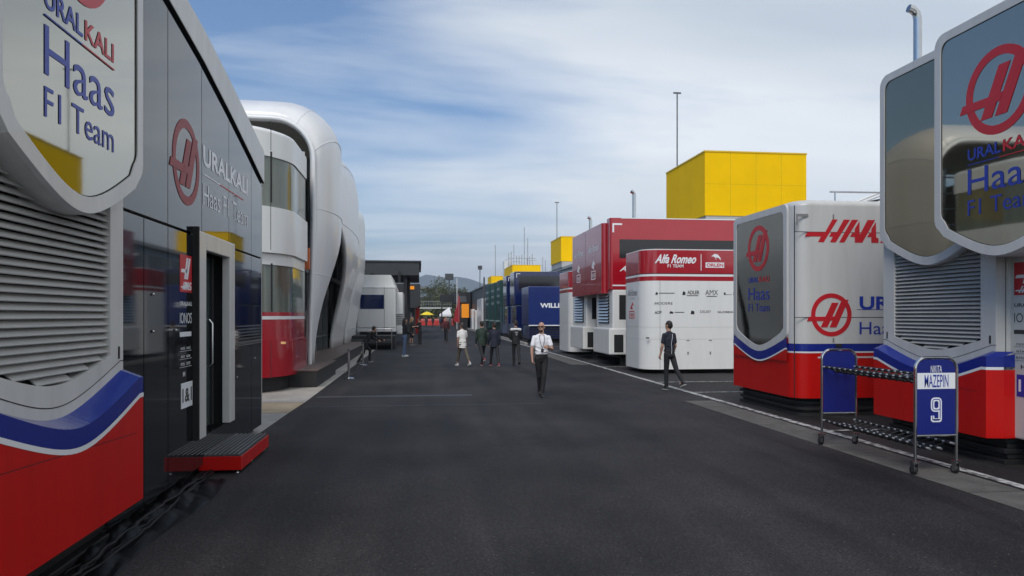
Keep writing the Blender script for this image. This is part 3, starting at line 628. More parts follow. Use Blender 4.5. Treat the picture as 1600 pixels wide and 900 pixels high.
# ================================================================== WHITE SHELL HOSPITALITY BUILDING (left)
sh = thing('shell_pavilion', (-4, 30, 0), 'white curved shell pavilion with tear shaped glazed openings beyond the crimson tower', 'building')
def shell(yc, ya, yb, foot, hwb, Xbase, Xout, Xedge, zt0, zt1, zc0, half=False, apex=5.7):
    nu, rows = 22, []
    zs = [.42 + (apex - .42) * (i / 14) for i in range(15)]
    def bfun(y):
        if half: u = (y - ya) / (yb - ya); return math.sin(math.pi * min(1, u ** .8 * 1.0)) ** .8 if 0 < u < 1 else 0
        u = (y - ya) / (yb - ya); return max(0, math.sin(math.pi * min(1, max(0, u)))) ** .7
    def Xo(z, y):
        t = min(1, max(0, (z - .4) / 4.6)); t = t * t * (3 - 2 * t)
        xe = Xedge; b = bfun(y)
        return (Xbase + (xe - Xbase) * t) + (Xout - Xedge) * b * (.1 + .9 * t)
    loops = []
    for z in zs:
        k = ((z - .42) / (apex - .42)) ** 2.2
        if half: y0, y1 = ya, ya + hwb + (yb - ya - hwb) * k
        else: y0, y1 = foot - hwb - (foot - hwb - ya) * k, foot + hwb + (yb - foot - hwb) * k
        loops.append([(Xo(z, y0 + (y1 - y0) * i / nu), y0 + (y1 - y0) * i / nu, z) for i in range(nu + 1)])
    for i in range(1, 4):
        z = apex + (zc0 - apex) * i / 3
        loops.append([(Xo(z, y) + (0), y, apex + (zc0 + .6 * bfun(y) - apex) * i / 3) for y in [ya + (yb - ya) * j / nu for j in range(nu + 1)]])
    for i in range(1, 9):
        a = R(90 * i / 8)
        row = []
        for j in range(nu + 1):
            y = ya + (yb - ya) * j / nu; b = bfun(y); zs0 = zc0 + .6 * b; ztp = zt0 + (zt1 - zt0) * b; rx = 1.15 + .5 * b
            row.append((Xo(6, y) - rx * (1 - math.cos(a)), y, zs0 + (ztp - zs0) * math.sin(a)))
        loops.append(row)
    loops.append([(-10, y, zt0 + (zt1 - zt0) * bfun(y) + .08) for y in [ya + (yb - ya) * j / nu for j in range(nu + 1)]])
    m = MB(); m.rings(loops, closed=False, caps=False, smooth=True)
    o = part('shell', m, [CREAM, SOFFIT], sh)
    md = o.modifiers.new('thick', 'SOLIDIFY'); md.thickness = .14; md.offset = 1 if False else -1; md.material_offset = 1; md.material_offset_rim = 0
    return o, loops
s1, L1 = shell(24, 21.75, 26.9, 0, .75, -3.15, -2.50, -3.04, 7.5, 8.45, 6.35, half=True)
s2, L2 = shell(31.5, 26.9, 37.5, 34.6, 2.3, -3.75, -2.76, -3.1, 7.8, 8.8, 6.7)
s3, L3 = shell(40, 37.5, 43.5, 40.5, 2.8, -3.7, -3.0, -3.2, 7.5, 7.95, 6.4)
# faint panel joints on the first shell, following its rows
for ob, LL, ks in ((s1, L1, (7, 12, 18, 22)), (s2, L2, (7, 13, 19)),):
    for k in ks:
        m = MB(); m.tube([(p[0] + .004, p[1], p[2]) for p in LL[k]], .010, 5); part('membrane_joint', m, mat('joint white', (.72, .73, .75), .5), ob)
# light strip that edges the first shell
m = MB(); pts = [(l[0][0] + .01, l[0][1] - .03, l[0][2]) for l in L1]; m.tube(pts, .055, 8); part('edge_trim', m, WSTRIPE, s1)
# glass wall in the openings
m = MB(); m.box(-4.05, -4.0, 22.6, 43.4, .42, 6.8); gl = part('glass_wall', m, mat('shell glass', (.05, .065, .065), .06, ior=1.6, dirt=.3, scale=.6), sh)
m = MB(); y = 22.6
while y < 40: m.box(-4.0, -3.9, y, y + .07, .42, 6.7); y += 1.9
m.box(-4.0, -3.88, 22.6, 43.4, 3.35, 3.55); m.box(-4.0, -3.9, 22.6, 43.4, 1.0, 1.05); part('mullions', m, DGREY, gl)
m = MB(); m.box(-9.5, -4.1, 21.3, 43.4, .42, .5); m.box(-9.5, -4.1, 21.9, 43.4, 3.35, 3.55); m.box(-9.6, -9.5, 21.3, 43.4, .4, 7.5); part('floor_slabs', m, PIT, sh)
m = MB()
for k in range(12): m.tube([(-3.35, 21.9, .6 + k * .52), (-4.6, 22.3, .7 + k * .52)], .03, 6)
m.tube([(-3.35, 21.95, .4), (-3.35, 21.95, 6.6)], .06, 8); part('edge_truss', m, STEEL, sh)
m = MB(); m.cbox(-3.88, -3.7, 25.5, 25.75, 1.5, 2.0, .03); part('dispenser', m, WSTRIPE, sh)
m = MB(); m.cbox(-9, -2.62, 19.35, 23.6, .012, .42, .015); m.cbox(-9, -2.80, 23.62, 36, .012, .40, .015); m.cbox(-9, -3.0, 36.02, 43.6, .012, .40, .015); dk = part('plinth', m, mat('plinth cloth', (.02, .02, .021), .6, dirt=.3, scale=4), sh)
m = MB(); m.box(-9, -2.60, 19.33, 23.6, .422, .452); m.box(-9, -2.78, 23.62, 43.6, .405, .44); part('deck', m, mat('deck boards', (.12, .085, .07), .6, dirt=.3), dk)

# ================================================================== CRIMSON AND WHITE UNITS (right)
def round_box(x0, x1, y0, y1, r, label, name='hospitality_box', near=True):
    rt = thing(name, (x0 + 1, (y0 + y1) / 2, 0), label, 'trailer box', 'crimson and white round cornered boxes')
    rs = (1, .2, .2, 1)
    def b(z0, z1, ins, mt, nm):
        m = MB(); band(m, x0, x1, y0, y1, r, z0, z1, ins, rs=rs, n=9); return part(nm, m, mt, rt)
    b(.14, 1.095, 0, WHITE, 'lower_panel'); b(1.10, 1.475, 0, WHITE, 'lower_panel'); b(1.48, 2.955, 0, WHITE, 'wall'); b(2.957, 3.095, -.003, ARED, 'red_stripe'); b(3.097, 3.165, -.004, WSTRIPE, 'white_stripe'); b(3.167, 3.19, .004, SEAM, 'shadow_gap')
    top = b(3.192, 3.93, 0, ARED, 'top_band'); b(3.932, 3.96, .01, WSTRIPE, 'roof_edge'); b(.006, .138, .35, SEAM, 'undercarriage')
    m = MB()
    if near: m.box(x0 + r - .004, x0 + r + .004, y0 - .002, y0 + .01, .15, 2.95)
    m.box(x0 - .001, x0 + .01, y1 - r - .01, y1 - r, .15, 2.95); part('panel_seam', m, SEAM, rt)
    return rt, top
XF = 7.0
al, top = round_box(XF, 13.5, 22.55, 25.0, .55, 'near crimson topped white box with script lettering, behind the man in the dark polo')
YF = 22.55
m = MB(); sideT('Alfa Romeo', 1023, 397, 1088, 412, YF, m, .03, .5); sideT('F1 TEAM', 1043, 413, 1068, 418, YF, m, .02)
x, z = pY(1095, 397, YF); m.box(x, x + .02, YF - .004, YF, 3.28, z)
xa, za = pY(1102.5, 410, YF); xb, zb = pY(1131.5, 418.5, YF); m.box(xa, xb, YF - .004, YF, zb, za)
cx_, cz_ = pY(1119, 402, YF)     # small eagle head mark
m.prism([(cx_ - .16, cz_ + .03), (cx_ - .05, cz_ + .11), (cx_ + .05, cz_ + .09), (cx_ + .14, cz_ - .01), (cx_ + .16, cz_ - .10), (cx_ + .08, cz_ - .02), (cx_ - .02, cz_ + .0), (cx_ + .02, cz_ - .1), (cx_ - .06, cz_ + .02)], YF - .004, YF)
part('lettering', m, TXTWHITE, top)
m = MB(); xa += .03; xb -= .03; text_mb(m, 'ORLEN', xa, xb, zb + .03, za - .03, YF - .004, .03); part('lettering', m, TXTRED, top)
m = MB()
for s, a, c, d, e, bd in (('ADLER', 1074, 454, 1093, 460, .02), ('AMX', 1102, 453, 1122, 461, .0), ('MODERE', 1023, 472, 1051, 476, .0), ('ACEF', 1023, 486, 1034, 490, .02), ('DELSEY', 1094, 485, 1111, 489, 0), ('GLOBEAIR', 1121, 486, 1150, 489, .02), ('L.B.', 1131, 457, 1160, 461, .02)): sideT(s, a, c, d, e, YF, m, bd)
for a, c, d, e in ((1024, 456, 1028, 460), (1046, 486, 1052, 490), (1066, 455, 1071, 461), (1079, 485, 1085, 491)):
    xa, za = pY(a, c, YF); xb, zb = pY(d, e, YF); m.prism([(xa, zb), (xb, zb), (xb, za - .03), (xa + .03, za)], YF - .004, YF)
for a, d, py in ((1030, 1054, 458), (1054, 1069, 488), (1073, 1091, 462), (1104, 1120, 463)): xa, za = pY(a, py, YF); xb, _ = pY(d, py, YF); m.box(xa, xb, YF - .004, YF, za - .012, za + .012)
part('lettering', m, TXTBLACK, al)
m = MB(frame(XF, 0, 0, FR))
text_mb(m, 'Alfa Romeo', -24.3, -23.2, 2.50, 2.72, -.001, .02, .5); text_mb(m, 'F1 TEAM', -24.0, -23.5, 2.38, 2.44, -.001)
part('lettering', m, TXTGREY, al)
m = MB(frame(XF, 0, 0, FR)); m.ring([(-24.1, 1.75), (-23.5, 1.75), (-23.5, 2.0), (-24.1, 2.0)], [(-24.06, 1.78), (-23.54, 1.78), (-23.54, 1.97), (-24.06, 1.97)], -.004, 0); text_mb(m, 'ORLEN', -24.0, -23.6, 1.81, 1.93, -.001, .02)
m.prism([(-24, 2.08), (-23.7, 2.3), (-23.6, 2.2), (-23.75, 2.18), (-23.7, 2.05)], -.004, 0); part('lettering', m, TXTRED, al)
m = MB(); x, z = pY(1012, 528, YF); m.box(x - .05, x + .05, YF - .01, YF + .02, z - .02, z + .02); part('latch', m, SEAM, al)
m = MB()
for px in (1040, 1075, 1110): x, z = pY(px, 532, YF); m.box(x - .05, x + .05, YF - .012, YF, 1.05, 1.075); m.box(x - .02, x + .02, YF - .016, YF, .62, .70)
part('hinges', m, mat('hinge grey', (.3, .3, .3), .4, .5), al)
m = MB()
for x in (7.5, 8.6, 9.7, 10.8): m.box(x - .012, x + .012, Y2a - .012, Y2a, 1.36, 1.44); m.box(x - .012, x + .012, Y2a - .012, Y2a, 3.62, 3.70)
m.box(8.2, 8.32, Y2a - .014, Y2a, .72, .76); m.box(10.2, 10.32, Y2a - .014, Y2a, .72, .76)
part('hinges', m, mat('hinge grey', (.3, .3, .3), .4, .5), tr)
al2, top2 = round_box(XF, 13.5, 33.9, 37.1, .6, 'far crimson topped white box standing in front of the blue trailers')
m = MB(); m.tube([(7.9, 34.6, 3.9), (7.9, 34.6, 4.45), (7.8, 34.6, 4.55), (7.45, 34.6, 4.58)], .05, 8); m.lathe([(.05, .1), (.16, .05), (.2, -.12), (.17, -.14)], (7.9, 34.6, 4.05), 12); part('roof_lamp', m, WSTRIPE, al2)

def alfa_trailer(y0, y1, xl, label, side=False):
    rt = thing('race_trailer', (xl, (y0 + y1) / 2, 0), label, 'trailer', 'two deck crimson and white trailers')
    m = MB(); m.cbox(xl, 14, y0, y1, .55, 2.80, .05); part('lower_body', m, WHITE, rt)
    m = MB(); m.box(xl - .004, xl + .02, y0 + .45, y1 - .45, 1.55, 2.65); v = part('vent_recess', m, SEAM, rt)
    m = MB()
    for k in range(9): z = 1.6 + k * .117; m.add([(xl - .06, y0 + .47, z), (xl - .06, y1 - .47, z), (xl - .006, y1 - .47, z + .085), (xl - .006, y0 + .47, z + .085)], [(0, 1, 2, 3)])
    part('louvre', m, mat('pale louvre', (.45, .5, .55), .3, .4), v)
    m = MB(); m.cbox(xl - .14, xl + .6, y0 - .03, y1 - .05, .42, 1.38, .05); m.box(xl - .144, xl - .14, y0 + .2, y1 - .2, 1.20, 1.205); bx = part('front_locker', m, WHITE, rt)
    m = MB(); m.box(xl + .05, xl + .4, y0 - .034, y0 + .11, .5, 1.15); part('locker_opening', m, SEAM, bx)
    m = MB(); m.box(xl + .25, xl + .7, y0 - .004, y0 + .01, 1.7, 2.6); part('side_window', m, SEAM, rt)
    m = MB(); m.box(xl + .3, 13, y0 + .3, y1 - .3, .3, .55)
    for x in (xl + .4, xl + 1.6, xl + 2.8): m.box(x, x + .15, y0 + .3, y0 + .45, .01, .42); m.box(x - .08, x + .23, y0 + .2, y0 + .5, .0, .03)
    part('undercarriage', m, BLACK, rt)
    return rt
q = alfa_trailer(26.2, 28.7, 6.98, 'near crimson and white two deck trailer with a long dark window on its side')
m = MB(); band(m, 6.89, 14, 26.2, 26.76, .10, 2.80, 5.42, rs=(1, .2, .2, 1)); up = part('upper_deck', m, ARED, q)
m = MB(); x, z = pY(968, 373, 26.2); m.box(x, 13.9, 26.195, 26.21, 3.95, z - .02); part('window', m, mat('black window', (.01, .01, .012), .08), up)
m = MB(); x, z = pY(957, 350, 26.2); m.box(x, x + .36, 26.196, 26.2, z - .03, z + .03); m.box(x, x + .06, 26.196, 26.2, z - .3, z - .03); x, z = pY(957, 447, 26.2); m.box(x, x + .6, 26.196, 26.2, z, z + .05); m.box(7.3, 13.5, 26.19, 26.2, 5.40, 5.43)
sideT('Alfa', 968, 415, 992, 424, 26.2, m, .03, .5); part('lettering', m, TXTWHITE, up)
m = MB(); m.tube([(8.0, 26.9, 5.4), (8.0, 26.9, 6.35), (7.98, 26.9, 6.46), (7.88, 26.9, 6.53)], .07, 10); part('exhaust_pipe', m, STEEL, up)
p = alfa_trailer(30.5, 33.2, 6.98, 'far crimson and white two deck trailer, its twin logo pod overhanging the road')
m = MB(); band(m, 6.74, 14, 26.80, 32.3, .14, 2.68, 5.30, rs=(1, .2, .2, 1)); up = part('upper_deck', m, ARED, p)
M = frame(6.74, 0, 0, FR)
m = MB(M)
for yc in (28.2, 30.9):
    text_mb(m, 'Alfa Romeo', -yc - .85, -yc + .85, 4.33, 4.62, -.001, .02, .5); text_mb(m, 'F1 TEAM', -yc - .3, -yc + .3, 4.12, 4.2, -.001)
    m.prism([(-yc - .3, 3.75), (-yc, 4.0), (-yc + .3, 3.8), (-yc + .1, 3.85), (-yc + .1, 3.65)], -.004, 0)
    m.ring([(-yc - .35, 3.25), (-yc + .35, 3.25), (-yc + .35, 3.6), (-yc - .35, 3.6)], [(-yc - .31, 3.29), (-yc + .31, 3.29), (-yc + .31, 3.56), (-yc - .31, 3.56)], -.004, 0); text_mb(m, 'ORLEN', -yc - .27, -yc + .27, 3.34, 3.5, -.001, .02)
part('lettering', m, TXTWHITE, up)
m = MB(M); m.box(-29.56, -29.54, -.002, .01, 2.75, 5.22); part('panel_seam', m, SEAM, up)
m = MB(); m.tube([(7.5, 31.9, 5.2), (7.5, 31.9, 6.05), (7.48, 31.9, 6.15), (7.38, 31.9, 6.2)], .07, 10); part('exhaust_pipe', m, STEEL, up)
m = MB(); m.box(7.4, 14, 28.75, 30.45, .4, 2.66); single('gap_shade_block', m, DARKB, 'dark block standing in for shade between the two crimson and white trailers', 'panel')  # black block stands in for the shade in the open gap

# ================================================================== BLUE UNITS (right, farther)
wb = thing('blue_unit', (8, 50, 0), 'bright blue box unit with white capital lettering on the right', 'trailer box')
m = MB(); m.cbox(7.2, 15, 48.6, 52, 1.2, 3.8, .06); part('box', m, WBLUE, wb)
m = MB(); m.cbox(7.3, 15, 48.75, 52, .25, 1.15, .04); part('skirt', m, NAVY, wb)
m = MB(); m.box(7.2, 15, 48.56, 48.6, 1.16, 1.22); xa, za = pY(844, 473.5, 48.6); xb, zb = pY(897, 481, 48.6); text_mb(m, 'WILLIAMS', xa, xb, zb, za, 48.598, .04); part('lettering', m, TXTWHITE, wb)
m = MB()
for k in range(5): m.box(7.35, 15, 48.72, 48.76, .3 + .16 * k, .36 + .16 * k)
m.box(7.5, 15, 49, 51, .0, .25); part('skirt_vent', m, SEAM, wb)
def blue_trailer(y0, y1, xl, zt, label):
    rt = thing('race_trailer', (xl, (y0 + y1) / 2, 0), label, 'trailer', 'navy two deck trailers')
    m = MB(); m.cbox(xl, 16, y0, y1, 2.65, zt, .08); up = part('upper_deck', m, NAVY, rt)
    m = MB(); m.box(xl + .35, 15.5, y0 - .004, y0 + .01, zt - 1.35, zt - .35); m.box(xl - .004, xl + .01, y0 + .3, y1 - .3, zt - 1.5, zt - .5); part('window', m, mat('navy window', (.01, .012, .02), .08), up)
    m = MB(); m.box(xl + .15, xl + .45, y0 - .005, y0, zt - .20, zt - .15); m.box(xl + .15, xl + .2, y0 - .005, y0, zt - .45, zt - .20); part('corner_mark', m, WSTRIPE, up)
    m = MB(); m.cbox(xl + .15, 16, y0 + .05, y1 - .05, .5, 2.6, .05); lo = part('lower_body', m, NAVY, rt)
    m = MB(); m.box(xl + .14, 15, y0 + .04, y0 + .06, 2.56, 2.6); m.box(xl - .25, xl + .15, y0 + .3, y1 - .3, .4, 1.2)
    m.tube([(xl - .2, y0 + .2, 1.2), (xl - .2, y0 + .2, 2.6)], .04, 6); m.tube([(xl - .2, y1 - .2, 1.2), (xl - .2, y1 - .2, 2.6)], .04, 6); part('tail_gear', m, mat('blue grey metal', (.12, .15, .22), .35, .5), lo)
    m = MB(); m.box(xl + .3, 15, y0 + .3, y1 - .3, .0, .5); part('undercarriage', m, BLACK, rt)
blue_trailer(54.5, 57.2, 7.0, 5.15, 'nearer navy two deck trailer behind the blue lettered box')
blue_trailer(59.5, 62.0, 7.0, 5.1, 'farther navy two deck trailer next to the dark green trailers')
def green_trailer(y0, y1, xl, zt, label):
    rt = thing('race_trailer', (xl, (y0 + y1) / 2, 0), label, 'trailer', 'dark green trailers')
    m = MB(); m.cbox(xl, 15, y0, y1, .5, zt, .1); bd = part('body', m, GREEN, rt)
    m = MB()
    for k in range(3): z = 2.9 + .6 * k; m.box(xl - .02, xl, y0 + .4, y1 - .4, z, z + .22)
    m.box(xl - .3, xl, y0 + .3, y1 - .3, 1.3, 1.42); part('marker_panels', m, mat('grey green panels', (.18, .25, .25), .4), bd)
    m = MB(); m.box(xl + .3, 14, y0 + .3, y1 - .3, 0, .5); part('undercarriage', m, BLACK, rt)
green_trailer(64.5, 67.3, 7.0, 5.0, 'nearest of the three dark green trailers, beside the navy ones')
green_trailer(69.5, 72.5, 7.0, 5.0, 'middle one of the three dark green trailers')
green_trailer(75.0, 78.5, 7.0, 5.1, 'farthest of the three dark green trailers, next to the white column')
m = MB(); m.tube([(6.9, 79.3, 0), (6.9, 79.3, 6.0)], .09, 8); single('flag_pole', m, DGREY, 'plain grey pole standing between the dark green trailers and the white column', 'pole')
wc = thing('white_column', (7.2, 84, 0), 'white round cornered unit with a stack of ribs against the black shed', 'unit')
m = MB(); band(m, 6.75, 10, 80.5, 88, .8, .05, 3.75, rs=(1, .2, .2, 1)); part('body', m, WHITE, wc)
m = MB()
for k in range(12): m.box(6.9, 7.4, 80.42, 80.5, .6 + .25 * k, .68 + .25 * k)
part('ribs', m, DGREY, wc)
for i, y in enumerate((91, 96.5)):
    m = MB(); m.cbox(6.8, 9, y, y + 2.6, 0, 2.5 + .2 * i, .08); m.box(6.79, 6.8, y + 1.28, y + 1.32, .1, 2.4, 1)
    single('white_cabinet', m, [WHITE, SEAM], ('nearer' if i == 0 else 'farther') + ' white cabinet against the black shed wall', 'cabinet', 'white cabinets')
bs = thing('black_shed', (12, 100, 0), 'long black clad shed with a sloping roof beside the far road', 'building')
m = MB(frame(0, 0, 0, 0)); m.prism([(7.15, 0), (7.15, 5.15), (14, 6.4), (24, 6.4), (24, 0)], 79.5, 124); part('wall', m, DARKB, bs)
m = MB(); m.prism([(7.0, 5.05), (7.0, 5.2), (14, 6.48), (14, 6.33)], 79.3, 124.3); part('roof_edge', m, DGREY, bs)
m = MB(); m.tube([(7.0, 98, 0), (7.4, 98, 5.5)], .06, 6); m.tube([(6.9, 107, .2), (7.3, 103, 5.3)], .06, 6); part('brace', m, DGREY, bs)

# ================================================================== PIT BUILDING, YELLOW TOWERS, ANTENNAS
pb = thing('pit_building', (24, 120, 0), 'grey pit building carrying the yellow rooftop boxes behind the trailers', 'building')
m = MB(); m.box(18.6, 34, 46.95, 240, 0, 7.8); part('wall', m, PIT, pb)
m = MB(); m.box(18.3, 34.2, 46.6, 240, 7.8, 8.12); part('parapet', m, PIT, pb)
m = MB(); y = 50
while y < 235: m.box(18.56, 18.6, y, y + 4.6, 4.8, 7.2); y += 6
part('window_band', m, mat('pit windows', (.04, .05, .06), .1), pb)
for i, (y0, y1, zt, w) in enumerate(((46.9, 54.6, 12.72, 7.15), (93.5, 101, 12.0, 6.2), (143, 157, 11.7, 5.6), (186, 196, 11.8, 6))):
    lab = ['large nearest yellow rooftop box above the crimson trailers', 'second yellow rooftop box right of the navy trailer roofs', 'third yellow rooftop box beside the cluster of antennas', 'farthest yellow rooftop box, a small block above the dark green trailers'][i]
    xs_ = (18.78, 18.1, 18.0, 18.0)[i]; b0 = (8.5, 8.86, 8.86, 8.86)[i]; yb = thing('rooftop_box', (21, y0, 8.12), lab, 'rooftop box', 'yellow rooftop boxes')
    m = MB(); m.box(xs_, xs_ + w, y0, y1, b0, zt); part('cladding', m, YEL, yb)
    m = MB(); m.box(xs_ + .1, xs_ - .05 + w, y0 + .05, y1, 8.1, b0 - .001); part('base', m, PIT, yb)
    m = MB(); m.box(xs_ - .04, xs_ + .04 + w, y0 - .04, y1 + .04, zt, zt + .10); part('coping', m, mat('yellow trim', (.7, .45, 0), .5), yb)
    if i == 0:
        m = MB(); [m.box(xs_ + w * f - .012, xs_ + w * f + .012, y0 - .004, y0, 8.55, zt) for f in (.25, .5, .75)]; [m.box(xs_ - .004, xs_, y0 + (y1 - y0) * f - .012, y0 + (y1 - y0) * f + .012, 8.55, zt) for f in (.33, .66)]; m.box(xs_, xs_ + w, y0 - .003, y0, 10.6, 10.62); part('cladding_joint', m, mat('yellow joint', (.55, .36, 0), .6), yb)
for x, y, z0, z1, lab in ((19.5, 54.2, 12.75, 18.9, 'tall thin mast on the nearest yellow rooftop box'), (18.4, 98, 12.1, 17.2, 'thin mast on the second yellow rooftop box')):
    m = MB(); m.tube([(x, y, z0), (x, y, z1)], .05, 6); m.box(x - .3, x + .3, y - .03, y + .03, z1 - .12, z1); single('mast', m, DGREY, lab, 'mast', 'masts on the rooftop boxes')
# antenna cluster
an = thing('antenna_cluster', (24, 165, 8.6), 'lattice of rooftop antennas above the third yellow box', 'antennas')
m = MB(); rnd = random.Random(11)
for k in range(16):
    x = 20.5 + k * .62; h = rnd.uniform(5.5, 10.5) - .2 * k; m.tube([(x, 170, 8.6), (x, 170, 8.6 + h)], .08, 5)
    if k % 3 == 0: m.tube([(x - 1, 170, 8.6 + h * .8), (x + 1, 170, 8.6 + h * .8)], .05, 5)
m.tube([(24.2, 170, 8.6), (24.2, 170, 22.5)], .09, 5); m.tube([(25.0, 170, 8.6), (25.0, 170, 20)], .09, 5)
for z in (12, 13.6, 15.2): m.tube([(20.5, 170, z), (30 - (z - 12), 170, z)], .06, 5)
part('poles', m, mat('galvanised', (.35, .36, .37), .5, .4), an)
m = MB(); m.box(19.6, 21.4, 171, 174, 8.6, 14.6); part('equipment_hut', m, WHITE, an)

# ================================================================== LEFT, FARTHER
wt = thing('white_trailer', (-2.7, 47, 0), 'white trailer with a raised roof and dark blue window under the black canopy', 'trailer')
m = MB(); m.cbox(-3.75, -1.45, 45, 52, .85, 3.62, .08); bd = part('body', m, WHITE, wt)
m = MB(); m.prism([(-3.9, 3.62), (-1.5, 3.62), (-1.75, 4.32), (-3.9, 4.32)], 45.4, 52); part('raised_roof', m, WHITE, wt)
m = MB(); m.box(-3.55, -2.15, 44.985, 45.01, 2.25, 3.10); part('window', m, mat('blue tinted window', (.01, .02, .08), .06), bd)
m = MB(); m.box(-2.14, -2.12, 44.99, 45.01, .9, 3.6); m.box(-3.7, -1.5, 44.99, 45.01, 1.12, 1.14); m.box(-3.7, -1.5, 44.99, 45.01, 3.50, 3.515); part('panel_seam', m, SEAM, bd)
m = MB(); m.cbox(-1.45, -1.05, 46.5, 51, .7, 3.3, .05); ff = part('side_pod', m, WHITE, wt)
m = MB()
for k in range(6): m.box(-1.46, -1.02, 46.45, 46.5, 1.3 + .12 * k, 1.35 + .12 * k)
part('steps', m, DGREY, ff)
m = MB(); m.box(-3.6, -1.6, 45.3, 51, .35, .85); part('chassis', m, BLACK, wt)
for y in (46.2, 47.5, 49):
    m = MB(frame(-1.75, y, .42, 0) @ Matrix.Rotation(R(90), 4, 'Y')); m.lathe([(.2, -.15), (.42, -.14), (.42, .14), (.2, .15)], n=16); part('wheel', m, BLACK, wt)
# low black roll and barrier rail in front of it
m = MB(); m.tube([(-4.6, 40.6, .36), (-1.50, 40.6, .36)], .22, 10); m.cbox(-4.5, -1.35, 40.75, 42.6, .05, .75, .05); single('covered_equipment', m, DARK, 'low black covered equipment in front of the white trailer', 'covered equipment')
br = thing('barrier', (-3, 40, 0), 'thin grey rail barrier in front of the white trailer', 'barrier')
m = MB(); m.tube([(-4.6, 40.1, 1.15), (-1.45, 40.1, 1.15)], .022, 6); part('top_rail', m, STEEL, br)
for x in (-4.4, -2.3, -1.5):
    m = MB(); m.tube([(x, 40.1, 0), (x, 40.1, 1.15)], .025, 6); part('post', m, STEEL, br)
# blue and red panel truck peeking out between the shell and the white trailer
bt = thing('blue_truck', (-4.6, 47, 0), 'blue and red painted trailer between the white shell pavilion and the white trailer', 'trailer')
m = MB(); m.cbox(-6.8, -4.45, 45.5, 52, .7, 3.4, .06); part('body', m, mat('royal blue', (.01, .04, .30), .3), bt)
m = MB(); m.prism([(-5.2, .8), (-4.5, 1.2), (-4.5, 2.6), (-4.9, 2.3)], 45.49, 45.5); part('red_flash', m, TXTRED, bt)
m = MB(); m.cbox(-4.42, -4.15, 45.2, 46.5, 1.0, 3.4, .05); part('cab_fairing', m, WHITE, bt)
m = MB(); m.box(-6.5, -4.6, 46, 51, 0, .7); part('chassis', m, BLACK, bt)
cn = thing('black_canopy', (-3, 55, 0), 'deep black canopy roof on posts over the white trailer', 'canopy')
m = MB(); m.box(-6.2, -.05, 53.5, 66, 4.75, 5.70); m.box(-6.2, .10, 53.4, 66.2, 5.70, 5.80); part('roof', m, DARKB, cn)
for x, y in ((-1.05, 54), (-.85, 56.5), (-1.1, 60), (-5.8, 54)):
    m = MB(); m.box(x - .12, x + .12, y - .12, y + .12, 0, 4.75); part('post', m, DARK, cn)
m = MB(); m.tube([(-1.45, 53.3, 4.2), (-1.45, 53.3, 5.0)], .1, 6); m.tube([(-3.6, 53.4, 4.75), (-3.4, 53.4, 4.9), (-3.0, 53.4, 4.75)], .06, 6); part('fittings', m, DARK, cn)
# black hospitality block with orange stripe
bh = thing('black_hospitality', (-2, 80, 0), 'black block with a thin orange sign high on its front on the far left', 'building')
m = MB(); m.box(-9, .05, 74, 92, 2.8, 5.0); m.box(-9, -.5, 74.5, 92, 0, 2.8); m.box(-9, -.2, 73.6, 92, 2.6, 2.8); part('wall', m, DARKB, bh)
m = MB(); m.box(-1.35, -.55, 73.9, 74, 4.45, 4.78); part('orange_sign', m, ORANGE, bh)
m = MB(); m.box(-1.1, -.75, 74.3, 74.5, .6, 2.2); m.box(-2.4, -1.6, 74.3, 74.5, .6, 2.4); part('lit_window', m, mat('dim window', (.12, .10, .12), .3), bh)
m = MB(); m.cbox(-.45, -.02, 76, 77.2, 0, 3.15, .05); single('red_banner', m, mat('banner red', (.55, .02, .015), .5), 'upright red banner pillar at the foot of the black block', 'banner')
# footbridge, grandstand roof
gt = thing('footbridge', (2, 128, 0), 'thin white railed footbridge crossing the far end of the road', 'bridge')
m = MB(); m.box(-1.5, 5.5, 128, 130, 3.05, 3.25); part('deck', m, mat('bridge white', (.6, .6, .58), .5), gt)
m = MB()
for k in range(24): x = -1.5 + k * .3; m.tube([(x, 128, 3.2), (x, 128, 4.3)], .02, 4)
m.tube([(-1.5, 128, 4.3), (5.5, 128, 4.3)], .035, 5); m.tube([(-1.5, 128, 3.8), (5.5, 128, 3.8)], .02, 5); part('railing', m, mat('galvanised', (.35, .36, .37), .5, .4), gt)
for x in (-1.2, 5.2):
    m = MB(); m.box(x - .15, x + .15, 128.5, 129, 0, 3.05); part('pillar', m, DGREY, gt)
gs = thing('grandstand', (-10, 210, 0), 'grey roofed grandstand behind the trees at the far left', 'grandstand')
m = MB(); m.prism([(-34, 12.2), (-8, 11.6), (4.5, 9.2), (4.5, 8.6), (-8, 10.6), (-34, 11.0)], 205, 222); part('roof', m, mat('stand roof', (.16, .16, .16), .6), gs)
m = MB(); m.prism([(-34, 0), (-34, 8.8), (3.0, 7.2), (3.0, 0)], 216, 222); m.box(-34, 3, 205, 206, 6.6, 7.0); part('stand', m, mat('stand wall', (.09, .09, .09), .8, dirt=.3), gs)
for x in (-30, -22, -14, -6, 0, 2.6):
    m = MB(); m.box(x - .2, x + .2, 206, 206.4, 0, 10.0 if x < 0 else 8.8); part('column', m, mat('galvanised', (.35, .36, .37), .5, .4), gs)
